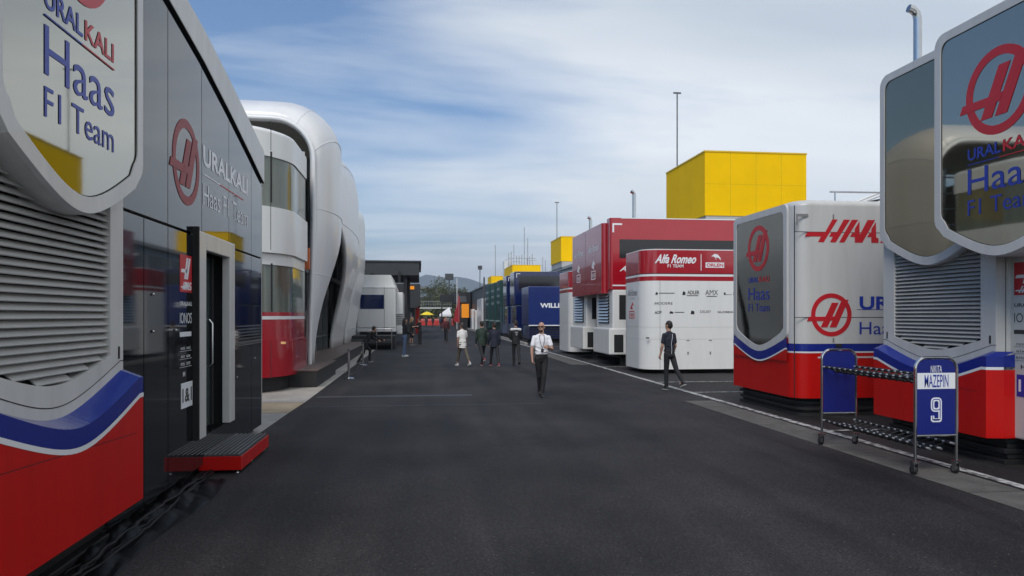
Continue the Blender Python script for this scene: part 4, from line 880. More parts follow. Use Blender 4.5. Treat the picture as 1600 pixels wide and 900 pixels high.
# red barrier wall, yellow parasol, white tent
m = MB(); m.box(-1.5, 6.5, 139, 139.5, 0, 1.25); m.box(-1.5, 6.5, 138.98, 139, 1.0, 1.06, 1); single('barrier_wall', m, [mat('barrier red', (.50, .035, .025), .6), WSTRIPE], 'long low red barrier wall closing the far end of the road', 'barrier')
pr = thing('parasol', (1.2, 122, 0), 'small yellow parasol in front of the red barrier wall', 'parasol')
m = MB(); m.rings([[(1.2 + r * math.cos(a), 122 + r * math.sin(a), z) for a in [2 * math.pi * k / 8 for k in range(8)]] for r, z in ((1.15, 1.95), (.6, 2.3), (.05, 2.5))], caps=True, smooth=False); part('canopy', m, mat('yellow cloth', (.8, .6, .02), .7), pr)
m = MB(); m.tube([(1.2, 122, 0), (1.2, 122, 2.6)], .03, 6); part('pole', m, STEEL, pr)
te = thing('tent', (4.1, 118, 0), 'small white peaked tent right of the yellow parasol', 'tent')
m = MB(); x0, x1 = 3.1, 5.0; m.add([(x0, 117, 2.0), (x1, 117, 2.0), (x1, 119, 2.0), (x0, 119, 2.0), (x1 - .3, 118, 3.2), (x0, 117, 1.7), (x1, 117, 1.7), (x1, 119, 1.7), (x0, 119, 1.7)], [(0, 1, 4), (1, 2, 4), (2, 3, 4), (3, 0, 4), (5, 6, 1, 0), (6, 7, 2, 1), (7, 8, 3, 2), (8, 5, 0, 3)]); part('canopy', m, mat('tent white', (.75, .75, .75), .7), te)
for x, y in ((x0, 117), (x1, 117), (x1, 119), (x0, 119)):
    m = MB(); m.tube([(x, y, 0), (x, y, 1.8)], .04, 5); part('leg', m, STEEL, te)
# dark stand with orange panel, red flags
ok = thing('orange_kiosk', (6, 95, 0), 'dark kiosk with a bright orange upright panel near the black shed', 'kiosk')
m = MB(); m.box(5.35, 6.9, 102, 105, 0, 1.5); m.box(4.9, 6.9, 105, 112, 3.6, 5.2); m.box(6.6, 7.0, 102, 112, 0, 5.0); m.box(3.0, 5.0, 111.5, 112, 3.9, 5.0); m.tube([(3.3, 111.5, 0), (3.3, 111.5, 4)], .1, 6); part('body', m, DARK, ok)
m = MB(); m.box(5.75, 6.75, 101.9, 102.1, 1.55, 3.45); part('orange_panel', m, ORANGE, ok)
m = MB(); m.box(5.6, 6.8, 104.8, 105, 3.7, 4.6); part('grey_panel', m, DGREY, ok)
for i, (px, h) in enumerate(((715.5, 4.7), (712.5, 3.4))):
    fl = thing('feather_flag', (pX(px, 500, 5.0)[0] * 0 + 5.0, 96 + 3 * i, 0), ('tall' if i == 0 else 'short') + ' red feather flag beside the orange panel kiosk', 'flag', 'red feather flags')
    x = pY(px, 480, 96 + 3 * i)[0]; fl.location = (x, 96 + 3 * i, 0); fl.matrix_basis = Matrix.Translation((x, 96 + 3 * i, 0))
    m = MB(); m.tube([(x + .1, 96 + 3 * i, 0), (x + .1, 96 + 3 * i, h)], .025, 5); part('pole', m, STEEL, fl)
    m = MB(); m.prism([(x - .22, 1.0), (x + .22, .9), (x + .3, h - 1.0), (x + .12, h), (x - .05, h - .7), (x - .2, 2.2)], 96 + 3 * i - .01, 96 + 3 * i + .01); part('cloth', m, mat('flag red', (.35, .01, .02), .6), fl)
m = MB(); m.tube([(4.95, 99, 0), (4.95, 99, 6.9)], .05, 6); single('flag_pole', m, WSTRIPE, 'slim white pole rising behind the red feather flags', 'pole')
# light masts far off
for px, Y, h, lab, w in ((702, 165, 11.2, 'floodlight mast with a square head above the trees', .9), (750, 260, 19.5, 'slender far mast with a crowded head beyond the black shed', .7), (774, 230, 24, 'very thin aerial far behind the farthest yellow box', .05)):
    x = pY(px, 450, Y)[0]; fm = thing('light_mast', (x, Y, 0), lab, 'mast')
    m = MB(); m.tube([(x, Y, 0), (x, Y, h)], .16 if w > .1 else .07, 6); part('pole', m, DGREY, fm)
    if w > .1:
        m = MB(); m.box(x - w, x + w, Y - .3, Y + .3, h - 1.4, h)
        for k in range(4): m.box(x - w - .1, x + w + .1, Y - .45, Y - .3, h - 1.3 + .35 * k, h - 1.15 + .35 * k)
        part('lamp_head', m, DGREY, fm)

# ================================================================== TREES
LEAFM = [mat('leaf green a', (.050, .062, .026), .7), mat('leaf green b', (.085, .09, .035), .7), mat('leaf green c', (.030, .038, .020), .7)]
BARK = mat('bark', (.06, .045, .035), .9, dirt=.3)
def tree(x, y, h, w, label, seed, n=2600):
    rnd = random.Random(seed); rt = thing('tree', (x, y, 0), label, 'tree', 'trees at the end of the road')
    m = MB(); m.tube([(x, y, 0), (x + .1, y, h * .3), (x - .1, y, h * .7)], [.28, .2, .08], 8)
    for k in range(6):
        a = rnd.uniform(0, 6.28); z = h * rnd.uniform(.25, .5); m.tube([(x, y, z), (x + math.cos(a) * w * .2, y + math.sin(a) * w * .2, z + h * .15), (x + math.cos(a) * w * .38, y + math.sin(a) * w * .38, z + h * .25)], [.12, .08, .03], 6)
    part('trunk', m, BARK, rt)
    m = MB(); cl = []
    for k in range(26):
        a = rnd.uniform(0, 6.28); zz = rnd.uniform(.22, .93); rr = w * .5 * math.sqrt(max(.05, 1 - ((zz - .5) / .52) ** 2)) * rnd.uniform(.3, .95)
        cl.append((x + math.cos(a) * rr, y + math.sin(a) * rr, zz * h, rnd.uniform(.09, .2) * w, rnd.randrange(3)))
    for i in range(n):
        c = rnd.choice(cl); d = Vector((rnd.gauss(0, 1), rnd.gauss(0, 1), rnd.gauss(0, .8))).normalized() * c[3] * rnd.uniform(.5, 1.15)
        p = Vector(c[:3]) + d; s = rnd.uniform(.10, .24); u = Vector((rnd.gauss(0, 1), rnd.gauss(0, 1), rnd.gauss(0, 1))).normalized(); v = u.orthogonal().normalized()
        m.add([tuple(p - u * s), tuple(p + v * s * .6), tuple(p + u * s), tuple(p - v * s * .6)], [(0, 1, 2, 3)], c[4] if rnd.random() < .75 else rnd.randrange(3))
    part('crown', m, LEAFM, rt)
for i, (px, Y, h, w, lab) in enumerate(((692, 175, 10.6, 9.5, 'tallest rounded tree in the middle of the far clump'), (674, 160, 7.9, 7.5, 'lower bushy tree at the left of the far clump, in front of the grandstand'), (685, 150, 5.6, 6, 'broad low tree in front of the tallest far tree'),
                                      (705, 170, 9.3, 7.5, 'tree right of the tallest one, below the square headed floodlight'), (715, 190, 8.6, 7, 'rightmost tree of the far clump'), (665, 175, 6.0, 6, 'leftmost small tree of the far clump'), (697, 145, 5.0, 5.5, 'low tree just behind the footbridge at its centre'))):
    tree(pY(px, 480, Y)[0], Y, h, w, lab, 20 + i)
m = MB(); rnd = random.Random(2)
for i in range(5000):
    x = rnd.uniform(-8, 12); y = rnd.uniform(141, 150); z = rnd.uniform(0, 3.0 + math.sin(x) * .4); s = rnd.uniform(.12, .28); u = Vector((rnd.gauss(0, 1), rnd.gauss(0, 1), rnd.gauss(0, 1))).normalized(); v = u.orthogonal()
    p = Vector((x, y, z)); m.add([tuple(p - u * s), tuple(p + v * s), tuple(p + u * s), tuple(p - v * s)], [(0, 1, 2, 3)], rnd.randrange(3))
tag(link_mesh('undergrowth', m, LEAFM), 'mass of dark undergrowth behind the red barrier wall', None, None, 'stuff')
m = MB(); m.box(-30, -1.8, 150, 152, 0, 4.2); single('far_wall', m, DARKB, 'dark far wall behind the black block on the left', 'wall')
m = MB()
for k in range(14):
    x = 30 + 14 * k; m.box(x, x + 13.5, 330 + 8 * (k % 3), 360, 0, 6 + 3 * ((k * 5) % 4))
g_ = None

# ================================================================== STREET FURNITURE
for i, (px, py) in enumerate(((545, 592), (567, 571))):
    x, y = pG(px, py); so = thing('stanchion', (x, y, 0), ['nearer brushed steel post beside the black plinth', 'farther brushed steel post, next to the person bending down'][i], 'post', 'steel posts by the shell pavilion')
    m = MB(); m.lathe([(.16, 0), (.16, .015), (.14, .03), (.04, .05)], (x, y, .004), 20); part('base', m, STEEL, so)
    m = MB(); m.lathe([(.035, .04), (.035, .78)], (x, y, .004), 12); part('tube', m, STEEL, so)
    m = MB(); m.lathe([(.036, .78), (.045, .785), (.045, .86), (.03, .87)], (x, y, .004), 12); part('head', m, DGREY, so)
m = MB(); pts = [(-2.1 + .1 * math.sin(y * .8) - .12 * (y > 23) * 0, y, .02) for y in [22 + .3 * k for k in range(26)]]; m.tube(pts, .018, 6); m.tube([(p[0] - .15 - .05 * math.sin(p[1] * 2), p[1] + 1.4, .02) for p in pts], .015, 6)
single('ground_cable', m, BLACK, 'black cable snaking on the asphalt past the steel posts', 'cable')

# tyre trolley
tt = thing('tyre_trolley', (5.9, 8.8, 0), 'blue panelled tyre trolley on castors with MAZEPIN 9 plate on its near end', 'trolley')
TX0, TX1, TYn, TYf = 5.68, 6.20, 7.86, 9.85
def arch(y, z0=.17, z1=1.36, r=.13):
    P = [(TX0, y, z0)]
    for i in range(9): a = R(180 - 90 * i / 8); P.append((TX0 + r + r * math.cos(a), y, z1 - r + r * math.sin(a)))
    for i in range(9): a = R(90 - 90 * i / 8); P.append((TX1 - r + r * math.cos(a), y, z1 - r + r * math.sin(a)))
    return P + [(TX1, y, z0)]
for y in (TYn, TYf):
    m = MB(); m.tube(arch(y), .019, 10); m.tube([(TX0, y, .46), (TX1, y, .46)], .014, 8); fr = part('end_frame', m, CHROME, tt)
    r = .11; a_ = TX0 + .02; b_ = TX1 - .02; P = [(a_, .475), (b_, .475)] + [(b_ - r + r * math.cos(R(t)), 1.34 - r + r * math.sin(R(t))) for t in range(0, 91, 15)] + [(a_ + r + r * math.cos(R(t)), 1.34 - r + r * math.sin(R(t))) for t in range(90, 181, 15)]
    m = MB(); m.prism(P, y - .006, y + .006); pn = part('end_panel', m, mat('trolley blue', (.006, .014, .17), .4, dirt=.1), tt)
    if y == TYn:
        m = MB(); m.box(TX0 + .022, TX1 - .022, y - .009, y - .006, 1.0, 1.185)
        text_mb(m, 'NIKITA', 5.87, 6.01, 1.19, 1.27, y - .006, .0); text_mb(m, 'MAZEPIN', 5.79, 6.09, 1.02, 1.165, y - .0095, .004, 0, 1); part('name_band', m, [TXTWHITE, TXTBLUE], pn)
        m = MB()
        def nine(o, y0_, y1_, mi_):     # block numeral: closed bowl above, hook below
            a, b2, c, e, st = 5.872 + o, 6.008 - o, .615 + o, .90 - o, .042 - 2 * o; mz = .735 + o
            rr_ = lambda x0, x1, z0, z1, r: [(cx + r * math.cos(R(t0 + t)), cz + r * math.sin(R(t0 + t))) for cx, cz, t0 in ((x1 - r, z1 - r, 0), (x0 + r, z1 - r, 90), (x0 + r, z0 + r, 180), (x1 - r, z0 + r, 270)) for t in (0, 30, 60, 90)]
            m.ring(rr_(a, b2, mz, e, .045 - o), rr_(a + st, b2 - st, mz + st, e - st, .018), y0_, y1_, mi_)
            m.prism([(b2 - st, c + .03), (b2, c + .03), (b2, mz + .06), (b2 - st, mz + .06)], y0_ + .0002, y1_, mi_)
            m.prism([(a, c + .02), (a + .02, c), (b2 - .02, c), (b2, c + .02), (b2, c + st), (a, c + st)], y0_ + .0004, y1_ + .0001, mi_); m.prism([(a, c + st - .004), (a + st, c + st - .004), (a + st, c + .075), (a, c + .075)], y0_ + .0006, y1_ + .0002, mi_)
        nine(0, y - .0088, y - .0062, 0); nine(.016, y - .0102, y - .0089, 1); part('number', m, [TXTWHITE, TXTBLUE], pn)
    for x in (TX0, TX1):
        cs = MB(); cs.box(x - .045, x + .045, y - .03, y + .03, .150, .168); cs.box(x - .025, x - .020, y - .02, y + .05, .05, .15); cs.box(x + .020, x + .025, y - .02, y + .05, .05, .15); cs.lathe([(.03, .14), (.03, .15)], (x, y, 0), 10)
        c = part('castor', cs, STEEL, tt)
        m = MB(frame(x, y + .03, .057, 0) @ Matrix.Rotation(R(90), 4, 'Y')); m.lathe([(.02, -.017), (.050, -.017), (.053, -.012), (.053, .012), (.050, .017), (.02, .017)], n=18); m.lathe([(.001, -.019), (.024, -.019), (.024, .019), (.001, .019)], n=12, mi=1)
        part('wheel', m, [BLACK, STEEL], c)
for z, tilt in ((1.12, 0), (.36, 0)):
    for k, x in enumerate((TX0 + .03, TX0 + .19, TX1 - .19, TX1 - .03)):
        zz = z - (.0 if k in (0, 3) else .055); m = MB(); n_ = 15; L = [(TYn, .0125)]
        for i in range(n_):
            y = TYn + .1 + (TYf - TYn - .2) * i / (n_ - 1); L += [(y - .035, .0125), (y - .033, .022), (y + .033, .022), (y + .035, .0125)]
        L.append((TYf, .0125)); lp = [[(x + r * math.cos(2 * math.pi * a / 8), y, zz + r * math.sin(2 * math.pi * a / 8)) for a in range(8)] for y, r in L]
        for i in range(len(L) - 1): m.rings(lp[i:i + 2], 1 if L[i][1] > .02 or L[i + 1][1] > .02 else 0, caps=False)
        part('rack_bar', m, [mat('bare bar', (.6, .6, .6), .3, .6), BLACK], tt)
    m = MB()
    for i in range(13):
        y = TYn + .14 + (TYf - TYn - .28) * i / 12; m.tube([(TX0 + .03, y, z - .01), (TX0 + .19, y + .05, z - .075), (TX1 - .19, y + .05, z - .075), (TX1 - .03, y, z - .01)], .011, 5)
    part('cradle_strap', m, BLACK, tt)

# ================================================================== PEOPLE
def capsule(m, p, q, r0, r1, n=12):
    p, q = Vector(p), Vector(q); d = (q - p); L = d.length or 1e-4; d = d / L
    a = d.orthogonal().normalized(); b = d.cross(a); loops = []
    for t in (-80, -50, -20): t = R(t); loops.append((p + d * r0 * math.sin(t), r0 * math.cos(t)))
    for t in (20, 50, 80): t = R(t); loops.append((q + d * r1 * math.sin(t), r1 * math.cos(t)))
    m.rings([[tuple(c + rr * (math.cos(2 * math.pi * k / n) * a + math.sin(2 * math.pi * k / n) * b)) for k in range(n)] for c, rr in loops])
def ell(m, secs, n=20, tilt=None):     # stacked ellipses (cx, cy, z, rx, ry)
    m.rings([[(cx + rx * math.cos(2 * math.pi * k / n), cy + ry * math.sin(2 * math.pi * k / n), z) for k in range(n)] for cx, cy, z, rx, ry in secs])
def fuse(name, mb, mt, parent, vox, smooth=2):
    me = bpy.data.meshes.new('tmp'); me.from_pydata([tuple(v) for v in mb.v], [], mb.f)
    b = bmesh.new(); b.from_mesh(me); bmesh.ops.recalc_face_normals(b, faces=b.faces); b.to_mesh(me); b.free()
    o = bpy.data.objects.new('tmp', me); COL.objects.link(o)
    md = o.modifiers.new('r', 'REMESH'); md.mode = 'VOXEL'; md.voxel_size = vox
    ms = o.modifiers.new('s', 'SMOOTH'); ms.iterations = smooth; ms.factor = .5
    dg = bpy.context.evaluated_depsgraph_get(); nm = bpy.data.meshes.new_from_object(o.evaluated_get(dg)); bpy.data.objects.remove(o); bpy.data.meshes.remove(me)
    nm.name = name; nm.materials.clear(); nm.materials.append(mt); nm.polygons.foreach_set('use_smooth', [True] * len(nm.polygons))
    r = bpy.data.objects.new(name, nm); COL.objects.link(r); r.parent = parent; return r
SK = mat('skin', (.42, .24, .17), .55, dirt=.08, scale=8)
SKD = mat('skin tanned', (.30, .17, .12), .55)
def cloth(name, c, r=.8): return mat('cloth ' + name, c, r, dirt=.15, scale=7, bump=.25, bscale=14)
def fwd(a): a = R(a); return Vector((0, math.sin(a), -math.cos(a)))        # direction of a limb swung a degrees forward from hanging
def person(x, y, yaw, H, label, top, bottom, shoes, hair=(.02, .015, .012), pose=None, sleeves='short', legs='full', vox=.014, skin=SK, detail=False, long_hair=False, cap=False, extra=None, group='people walking on the paddock road', hem=.0):
    P = dict(lh=22, lk=10, rh=-18, rk=22, la=-16, le=14, ra=18, re=20, lean=3, head=0, lout=6, rout=6); P.update(pose or {})
    rt = thing('person', (x, y, 0), label, 'person', group, R(yaw))
    pel = Vector((0, 0, .93)); lean = R(P['lean'])
    def up(h, fx=0, fy=0): return pel + Matrix.Rotation(-lean, 3, 'X') @ Vector((fx, fy, h))
    J = {}
    for s, sx in (('l', -1), ('r', 1)):
        hip = pel + Vector((sx * .085, 0, -.02)); nw = P.get('narrow', .02); kn = hip + fwd(P[s + 'h']) * .43 - Vector((sx * nw * .7, 0, 0)); an = kn + fwd(P[s + 'h'] - P[s + 'k']) * .42 - Vector((sx * nw, 0, 0))
        J[s] = (hip, kn, an)
        shd = up(.475, sx * .176); o = R(P[s + 'out']); v = fwd(P[s + 'a']); v = Vector((sx * math.sin(o), v.y, v.z * math.cos(o))).normalized()
        el = shd + v * .29; w = fwd(P[s + 'a'] + P[s + 'e']); inn = P.get(s + 'in', 0); w = Vector((-sx * math.sin(R(inn)), w.y * math.cos(R(inn)), w.z)).normalized()
        wr = el + w * .25; J[s + 'arm'] = (shd, el, wr, w)
    zmin = min(J[s][2].z for s in 'lr') - .085; dz = -zmin
    sc_ = H / 1.75
    T = Matrix.Scale(sc_, 4) @ Matrix.Translation((0, 0, dz + .002))
    hrot = Matrix.Rotation(R(P['head']), 3, 'Z')
    hc = up(.72)  # head centre
    def hp(a, b_, c): return hc + hrot @ Vector((a, b_, c))
    m = MB(T)
    # torso core, neck, head
    for h, rx, ry in ((0, .14, .095), (.12, .125, .085), (.25, .135, .095), (.38, .15, .10), (.48, .13, .075)):
        c = up(h); m.ball(c, rx * .9, ry * .88, .09, n=16)
    capsule(m, up(.48), up(.64, 0, .01), .066, .060)
    m.ball(hp(0, 0, .025), .076, .092, .10, n=18); m.ball(hp(0, .025, -.045), .058, .068, .072, n=16); m.ball(hp(0, .062, -.082), .03, .028, .026)
    m.ball(hp(0, .097, -.012), .014, .022, .022, n=8); m.ball(hp(0, .092, .035), .045, .012, .014, n=8)
    for sx in (-1, 1): m.ball(hp(sx * .078, -.005, -.005), .012, .022, .034, n=8)
    m.ball(hp(0, .085, -.055), .025, .012, .008, n=8)
    for s, sx in (('l', -1), ('r', 1)):
        hip, kn, an = J[s]; lk_ = 1 if legs != 'full' else .72; capsule(m, hip, kn, .07 * lk_, .05 * lk_); capsule(m, kn, an, .046 * lk_, .034 * lk_); capsule(m, kn + (an - kn) * .15, kn + (an - kn) * .4 + Vector((0, -.015, 0)), .048 * lk_, .043 * lk_)
        ft = an + Vector((0, .13, -.055)); capsule(m, an + Vector((0, -.02, -.03)), ft, .034, .025)
        sh_, el, wr, w = J[s + 'arm']; capsule(m, up(.45, sx * .08), sh_ - Vector((sx * .02, 0, .01)), .05, .042); capsule(m, sh_, el, .042, .037); capsule(m, el, wr, .04, .026); capsule(m, el + (wr - el) * .1, el + (wr - el) * .4, .042, .038)
        side = Vector((sx, 0, 0)); side = (side - w * side.dot(w)).normalized(); nrm = w.cross(side).normalized()   # palm spans nrm, faces -side
        pc = wr + w * .07; capsule(m, wr + w * .01 - nrm * .012, pc - nrm * .022, .018, .019); capsule(m, wr + w * .01 + nrm * .012, pc + nrm * .024, .018, .019); capsule(m, wr, pc, .022, .02)
        curl = P.get(s + 'curl', 35)
        for k, ln in enumerate((.070, .080, .074, .058)):
            b0 = wr + w * (.082 - .004 * abs(k - 1)) + nrm * (.030 - .020 * k) * (1 if True else 1)
            c1 = (w * math.cos(R(curl)) - side * math.sin(R(curl))); c2 = (w * math.cos(R(curl * 2.1)) - side * math.sin(R(curl * 2.1)))
            capsule(m, b0, b0 + c1 * ln * .5, .0098, .009, 8); capsule(m, b0 + c1 * ln * .5, b0 + c1 * ln * .5 + c2 * ln * .5, .009, .008, 8)
        f = 1 if P[s + 'a'] == 999 else 1
        b0 = wr + w * .025 + nrm * .028 * (1); td = (w * .75 + nrm * .55 - side * .35).normalized(); capsule(m, b0, b0 + td * .045, .012, .011, 8); capsule(m, b0 + td * .045, b0 + td * .045 + (w * .8 - side * .5).normalized() * .03, .0105, .009, 8)
    fuse('body', m, skin, rt, (.0065 if detail else vox) * sc_, 2 if detail else 3)
    # top garment
    m = MB(T); lo = (.03 if not hem else -.03) - hem
    m_secs = [(lo, .145 if not hem else .172, .100 if not hem else .132), (.09, .150 if not hem else .165, .108 if not hem else .124), (.17, .148, .105), (.27, .160, .112), (.37, .168, .114), (.45, .145, .088)]
    prev = None
    for h, rx, ry in m_secs:
        c = up(h); m.ball(c, rx, ry, .05 if h == lo else .08, n=20)
    for (h, rx, ry), (h2, rx2, ry2) in zip(m_secs, m_secs[1:]):
        for t in (.33, .66): c = up(h + (h2 - h) * t); m.ball(c, rx + (rx2 - rx) * t, ry + (ry2 - ry) * t, .09, n=20)
    rr = random.Random(int(x * 100)); 
    for k in range(9):        # folds
        a = rr.uniform(0, 6.28); h = rr.uniform(lo, .34); c = up(h) + Vector((.145 * math.cos(a), .105 * math.sin(a), 0)); d = Vector((-math.sin(a) * .08, math.cos(a) * .06, rr.uniform(-.06, .06))); capsule(m, c - d, c + d, .014, .010, 8)
    for s, sx in (('l', -1), ('r', 1)):
        sh_, el, wr, w = J[s + 'arm']; capsule(m, up(.465, sx * .05), sh_ + Vector((-sx * .014, 0, -.008)), .076, .056)
        if sleeves == 'short': capsule(m, sh_, sh_ + (el - sh_) * .62, .056, .059)
        else:
            capsule(m, sh_, el, .064, .054); capsule(m, el, wr + (el - wr) * .04, .054, .040); capsule(m, el, el + (wr - el) * .3, .062, .05)
    capsule(m, up(.5, 0, -.005), up(.545, 0, 0), .078, .066)
    for sx in (-1, 1): capsule(m, up(.525, sx * .03, -.005), up(.475, sx * .15, -.005), .058, .052)
    tp = fuse('shirt' if sleeves == 'short' else 'jacket', m, top, rt, vox * sc_ * .9, 2)
    # trousers
    m = MB(T); m.ball(pel + Vector((0, 0, .05)), .156, .114, .09, n=20); m.ball(pel, .156, .114, .09, n=20); m.ball(pel + Vector((0, -.015, -.06)), .152, .115, .09, n=20)
    for s in 'lr':
        hip, kn, an = J[s]; capsule(m, hip + Vector((0, 0, -.02)), kn, .094, .066)
        if legs == 'full': capsule(m, kn, an + Vector((0, 0, -.02)), .064, .055); m.ball(an + Vector((0, .01, -.02)), .06, .065, .045)
        elif legs == 'crop': capsule(m, kn, kn + (an - kn) * .62, .068, .064)
        else: capsule(m, hip, hip + (kn - hip) * .75, .10, .088)
        for k in range(4):
            q = kn + (hip - kn) * (.1 * k - .12); capsule(m, q + Vector((-.03, .035, 0)), q + Vector((.035, .04, .02 * (-1) ** k)), .02, .018, 8)
    fuse('trousers' if legs != 'shorts' else 'shorts', m, bottom, rt, vox * sc_ * .9, 2)
    for s in 'lr':
        an = J[s][2]; sp = -R(max(0, (P[s + 'k'] - P[s + 'h']) * .55)) if an.z - .085 > zmin + .02 else 0
        m = MB(T @ Matrix.Translation(an) @ Matrix.Rotation(sp, 4, 'X'))
        capsule(m, (0, -.035, -.048), (0, .06, -.05), .042, .043); capsule(m, (0, .06, -.055), (0, .155, -.062), .044, .030); capsule(m, (0, -.01, -.03), (0, -.005, .005), .045, .042)
        so = fuse('shoe', m, shoes[0], rt, .012 * sc_, 2)
        m = MB(T @ Matrix.Translation(an) @ Matrix.Rotation(sp, 4, 'X')); m.ring([(0, 0)] * 0 or [(.0, .0)] * 0, [], 0, 0) if False else None
        lo_ = []
        for k in range(20): t = 2 * math.pi * k / 20; lo_.append((.044 * math.cos(t) * (1 - .12 * math.sin(t)), .058 + .125 * math.sin(t)))
        m.rings([[(a, b_, -.088) for a, b_ in lo_], [(a, b_, -.066) for a, b_ in lo_]]); o = link_mesh('sole', m, shoes[1]); o.parent = so
    # hair
    if hair:
        m = MB(T)
        m.ball(hp(0, -.012, .045), .083, .096, .092, n=18); m.ball(hp(0, -.045, .0), .076, .065, .085, n=16)
        if long_hair: capsule(m, hp(0, -.07, .0), up(.46, 0, -.10), .07, .05); m.ball(hp(.05, -.03, -.05), .035, .05, .1); m.ball(hp(-.05, -.03, -.05), .035, .05, .1)
        fuse('cap' if cap else 'hair', m, cloth('hair %.2f %.2f' % (hair[0], hair[2]), hair, .6), rt, .012 * sc_, 2)
    rt['_'] = 0; del rt['_']
    if extra: extra(rt, T, up, hp, J)
    return rt
def sh2(a, b_): return (cloth('shoe %.2f %.2f %.2f' % a, a, .5), cloth('sole %.2f %.2f %.2f' % b_, b_, .5))
K_, WH = (.015, .015, .017), (.7, .7, .68)
def at(px, py): return pG(px, py)

def front_extra(rt, T, up, hp, J):
    m = MB(T)
    for sx in (-1, 1): m.ball(hp(sx * .034, .088, .022), .028, .012, .019, n=12)
    m.tube([hp(-.02, .098, .026), hp(.02, .098, .026)], .005, 6)
    for sx in (-1, 1): m.tube([hp(sx * .055, .085, .026), hp(sx * .082, .02, .02), hp(sx * .082, -.02, .01)], .004, 6)
    o = link_mesh('sunglasses', m, mat('black lens', (.01, .01, .01), .1)); o.parent = rt
    m = MB(T); m.ball(hp(0, .055, -.08), .048, .05, .045, n=14); m.ball(hp(0, .03, -.065), .058, .05, .04, n=14); fuse('beard', m, cloth('beard', (.05, .03, .022)), rt, .008, 2)
    m = MB(T)
    pts = [up(.54, -.06, .03), up(.45, -.05, .125), up(.30, -.02, .145), up(.22, .01, .14)]; m.tube(pts, .006, 5); m.tube([up(.54, .06, .03), up(.45, .07, .12), up(.34, .05, .15), up(.22, .01, .14)], .006, 5); m.box(-.02, .04, .135, .142, 1.06, 1.14)
    o = link_mesh('lanyard', m, TXTBLACK); o.parent = rt
    m = MB(T)
    w = J['larm'][2]; 
    m.box(w.x - .035, w.x + .035, w.y + .05, w.y + .06, w.z - .01, w.z + .13) ; o = link_mesh('phone', m, TXTBLACK) if False else None
x, y = at(846, 620)
person(x, y, 183, 1.66, 'bald bearded man in sunglasses, white short sleeved shirt and black trousers walking towards the camera', cloth('white shirt', (.78, .78, .82), .7), cloth('black trousers', (.013, .013, .015)), sh2((.02, .02, .022), (.03, .03, .03)), hair=None,
       pose=dict(lh=12, lk=8, rh=-10, rk=16, la=12, le=88, lin=35, lout=14, ra=8, re=8, rout=14, head=-28, lean=0, rcurl=45, narrow=.06), vox=.009, detail=True, extra=front_extra)
def polo_extra(rt, T, up, hp, J):
    m = MB(T); m.tube([up(.50, .02, -.108), up(.42, -.01, -.135), up(.25, -.045, -.125), up(.1, -.03, -.122), up(-.02, -.05, -.13)], .005, 5); o = link_mesh('piping', m, TXTWHITE); o.parent = rt
x, y = at(1046, 609)
person(x, y, 25, 1.67, 'man in dark navy polo and black trousers seen from behind, walking at the right line', cloth('navy polo', (.012, .014, .028)), cloth('black trousers', (.013, .013, .015)), sh2((.02, .02, .022), (.45, .45, .42)), pose=dict(lh=6, lk=4, rh=-24, rk=18, la=4, le=14, ra=0, re=25, lout=8, rout=10, head=12, lean=2), vox=.010, detail=True, extra=polo_extra, hair=(.015, .012, .01))
x, y = at(723, 572)
person(x, y, 28, 1.60, 'person in loose white T-shirt and khaki cropped trousers walking away', cloth('white tee', (.72, .71, .70)), cloth('khaki', (.11, .095, .075)), sh2((.5, .5, .5), WH), pose=dict(lh=26, lk=8, rh=-26, rk=12, la=-6, le=8, ra=8, re=10, lout=8, rout=12, lean=6), hem=.12, legs='crop', hair=(.05, .04, .035), skin=SKD)
x, y = at(753, 572)
person(x, y, 10, 1.62, 'man in dark green top walking away, partly behind the man in the navy jacket', cloth('dark green', (.018, .035, .026)), cloth('charcoal trousers', (.016, .017, .022)), sh2((.25, .03, .04), (.6, .58, .55)), pose=dict(lh=-28, lk=30, rh=16, rk=6, ra=4, la=6, re=10), sleeves='long', hem=.08, hair=(.02, .014, .01))
x, y = at(767, 572)
person(x + .12, y - .15, 12, 1.62, 'man in navy jacket and pink soled trainers walking away', cloth('navy jacket', (.012, .016, .034)), cloth('charcoal trousers', (.016, .017, .022)), sh2((.25, .03, .05), (.6, .5, .5)), pose=dict(lh=26, lk=6, rh=-22, rk=10, la=10, ra=-6), sleeves='long', hem=.08, hair=(.02, .016, .014))
def band_extra(rt, T, up, hp, J):
    m = MB(T)
    for sx in (-1, 1): capsule(m, up(.50, 0, -.045), up(.485, sx * .17, -.02), .055, .062)
    fuse('white_yoke', m, cloth('white yoke', (.65, .65, .65)), rt, .013, 2)
    m = MB(T); m.box(-.06, .06, -.135, -.128, 1.28 + .0, 1.33); m.box(-.03, .03, -.14, -.13, 1.19, 1.26); o = link_mesh('back_print', m, TXTGREY); o.parent = rt
x, y = at(806, 572)
person(x, y, 4, 1.63, 'person in black jacket with a white band across the shoulders walking away', cloth('black jacket', (.010, .010, .012)), cloth('black trousers', (.013, .013, .015)), sh2(K_, K_), pose=dict(lh=10, lk=4, rh=-30, rk=8, la=6, ra=8, le=45, re=35, lin=50, rin=45, lout=14, rout=14), sleeves='long', hem=.04, extra=band_extra, hair=(.018, .014, .012))
def pack_extra(rt, T, up, hp, J):
    m = MB(T); c = up(.28, 0, -.20); m.ball(c, .15, .10, .23, n=16); capsule(m, up(.48, -.1, -.08), up(.3, -.14, .08), .02, .02); capsule(m, up(.48, .1, -.08), up(.3, .14, .08), .02, .02); fuse('backpack', m, cloth('backpack', (.012, .012, .015)), rt, .015, 2)
x, y = at(632, 557)
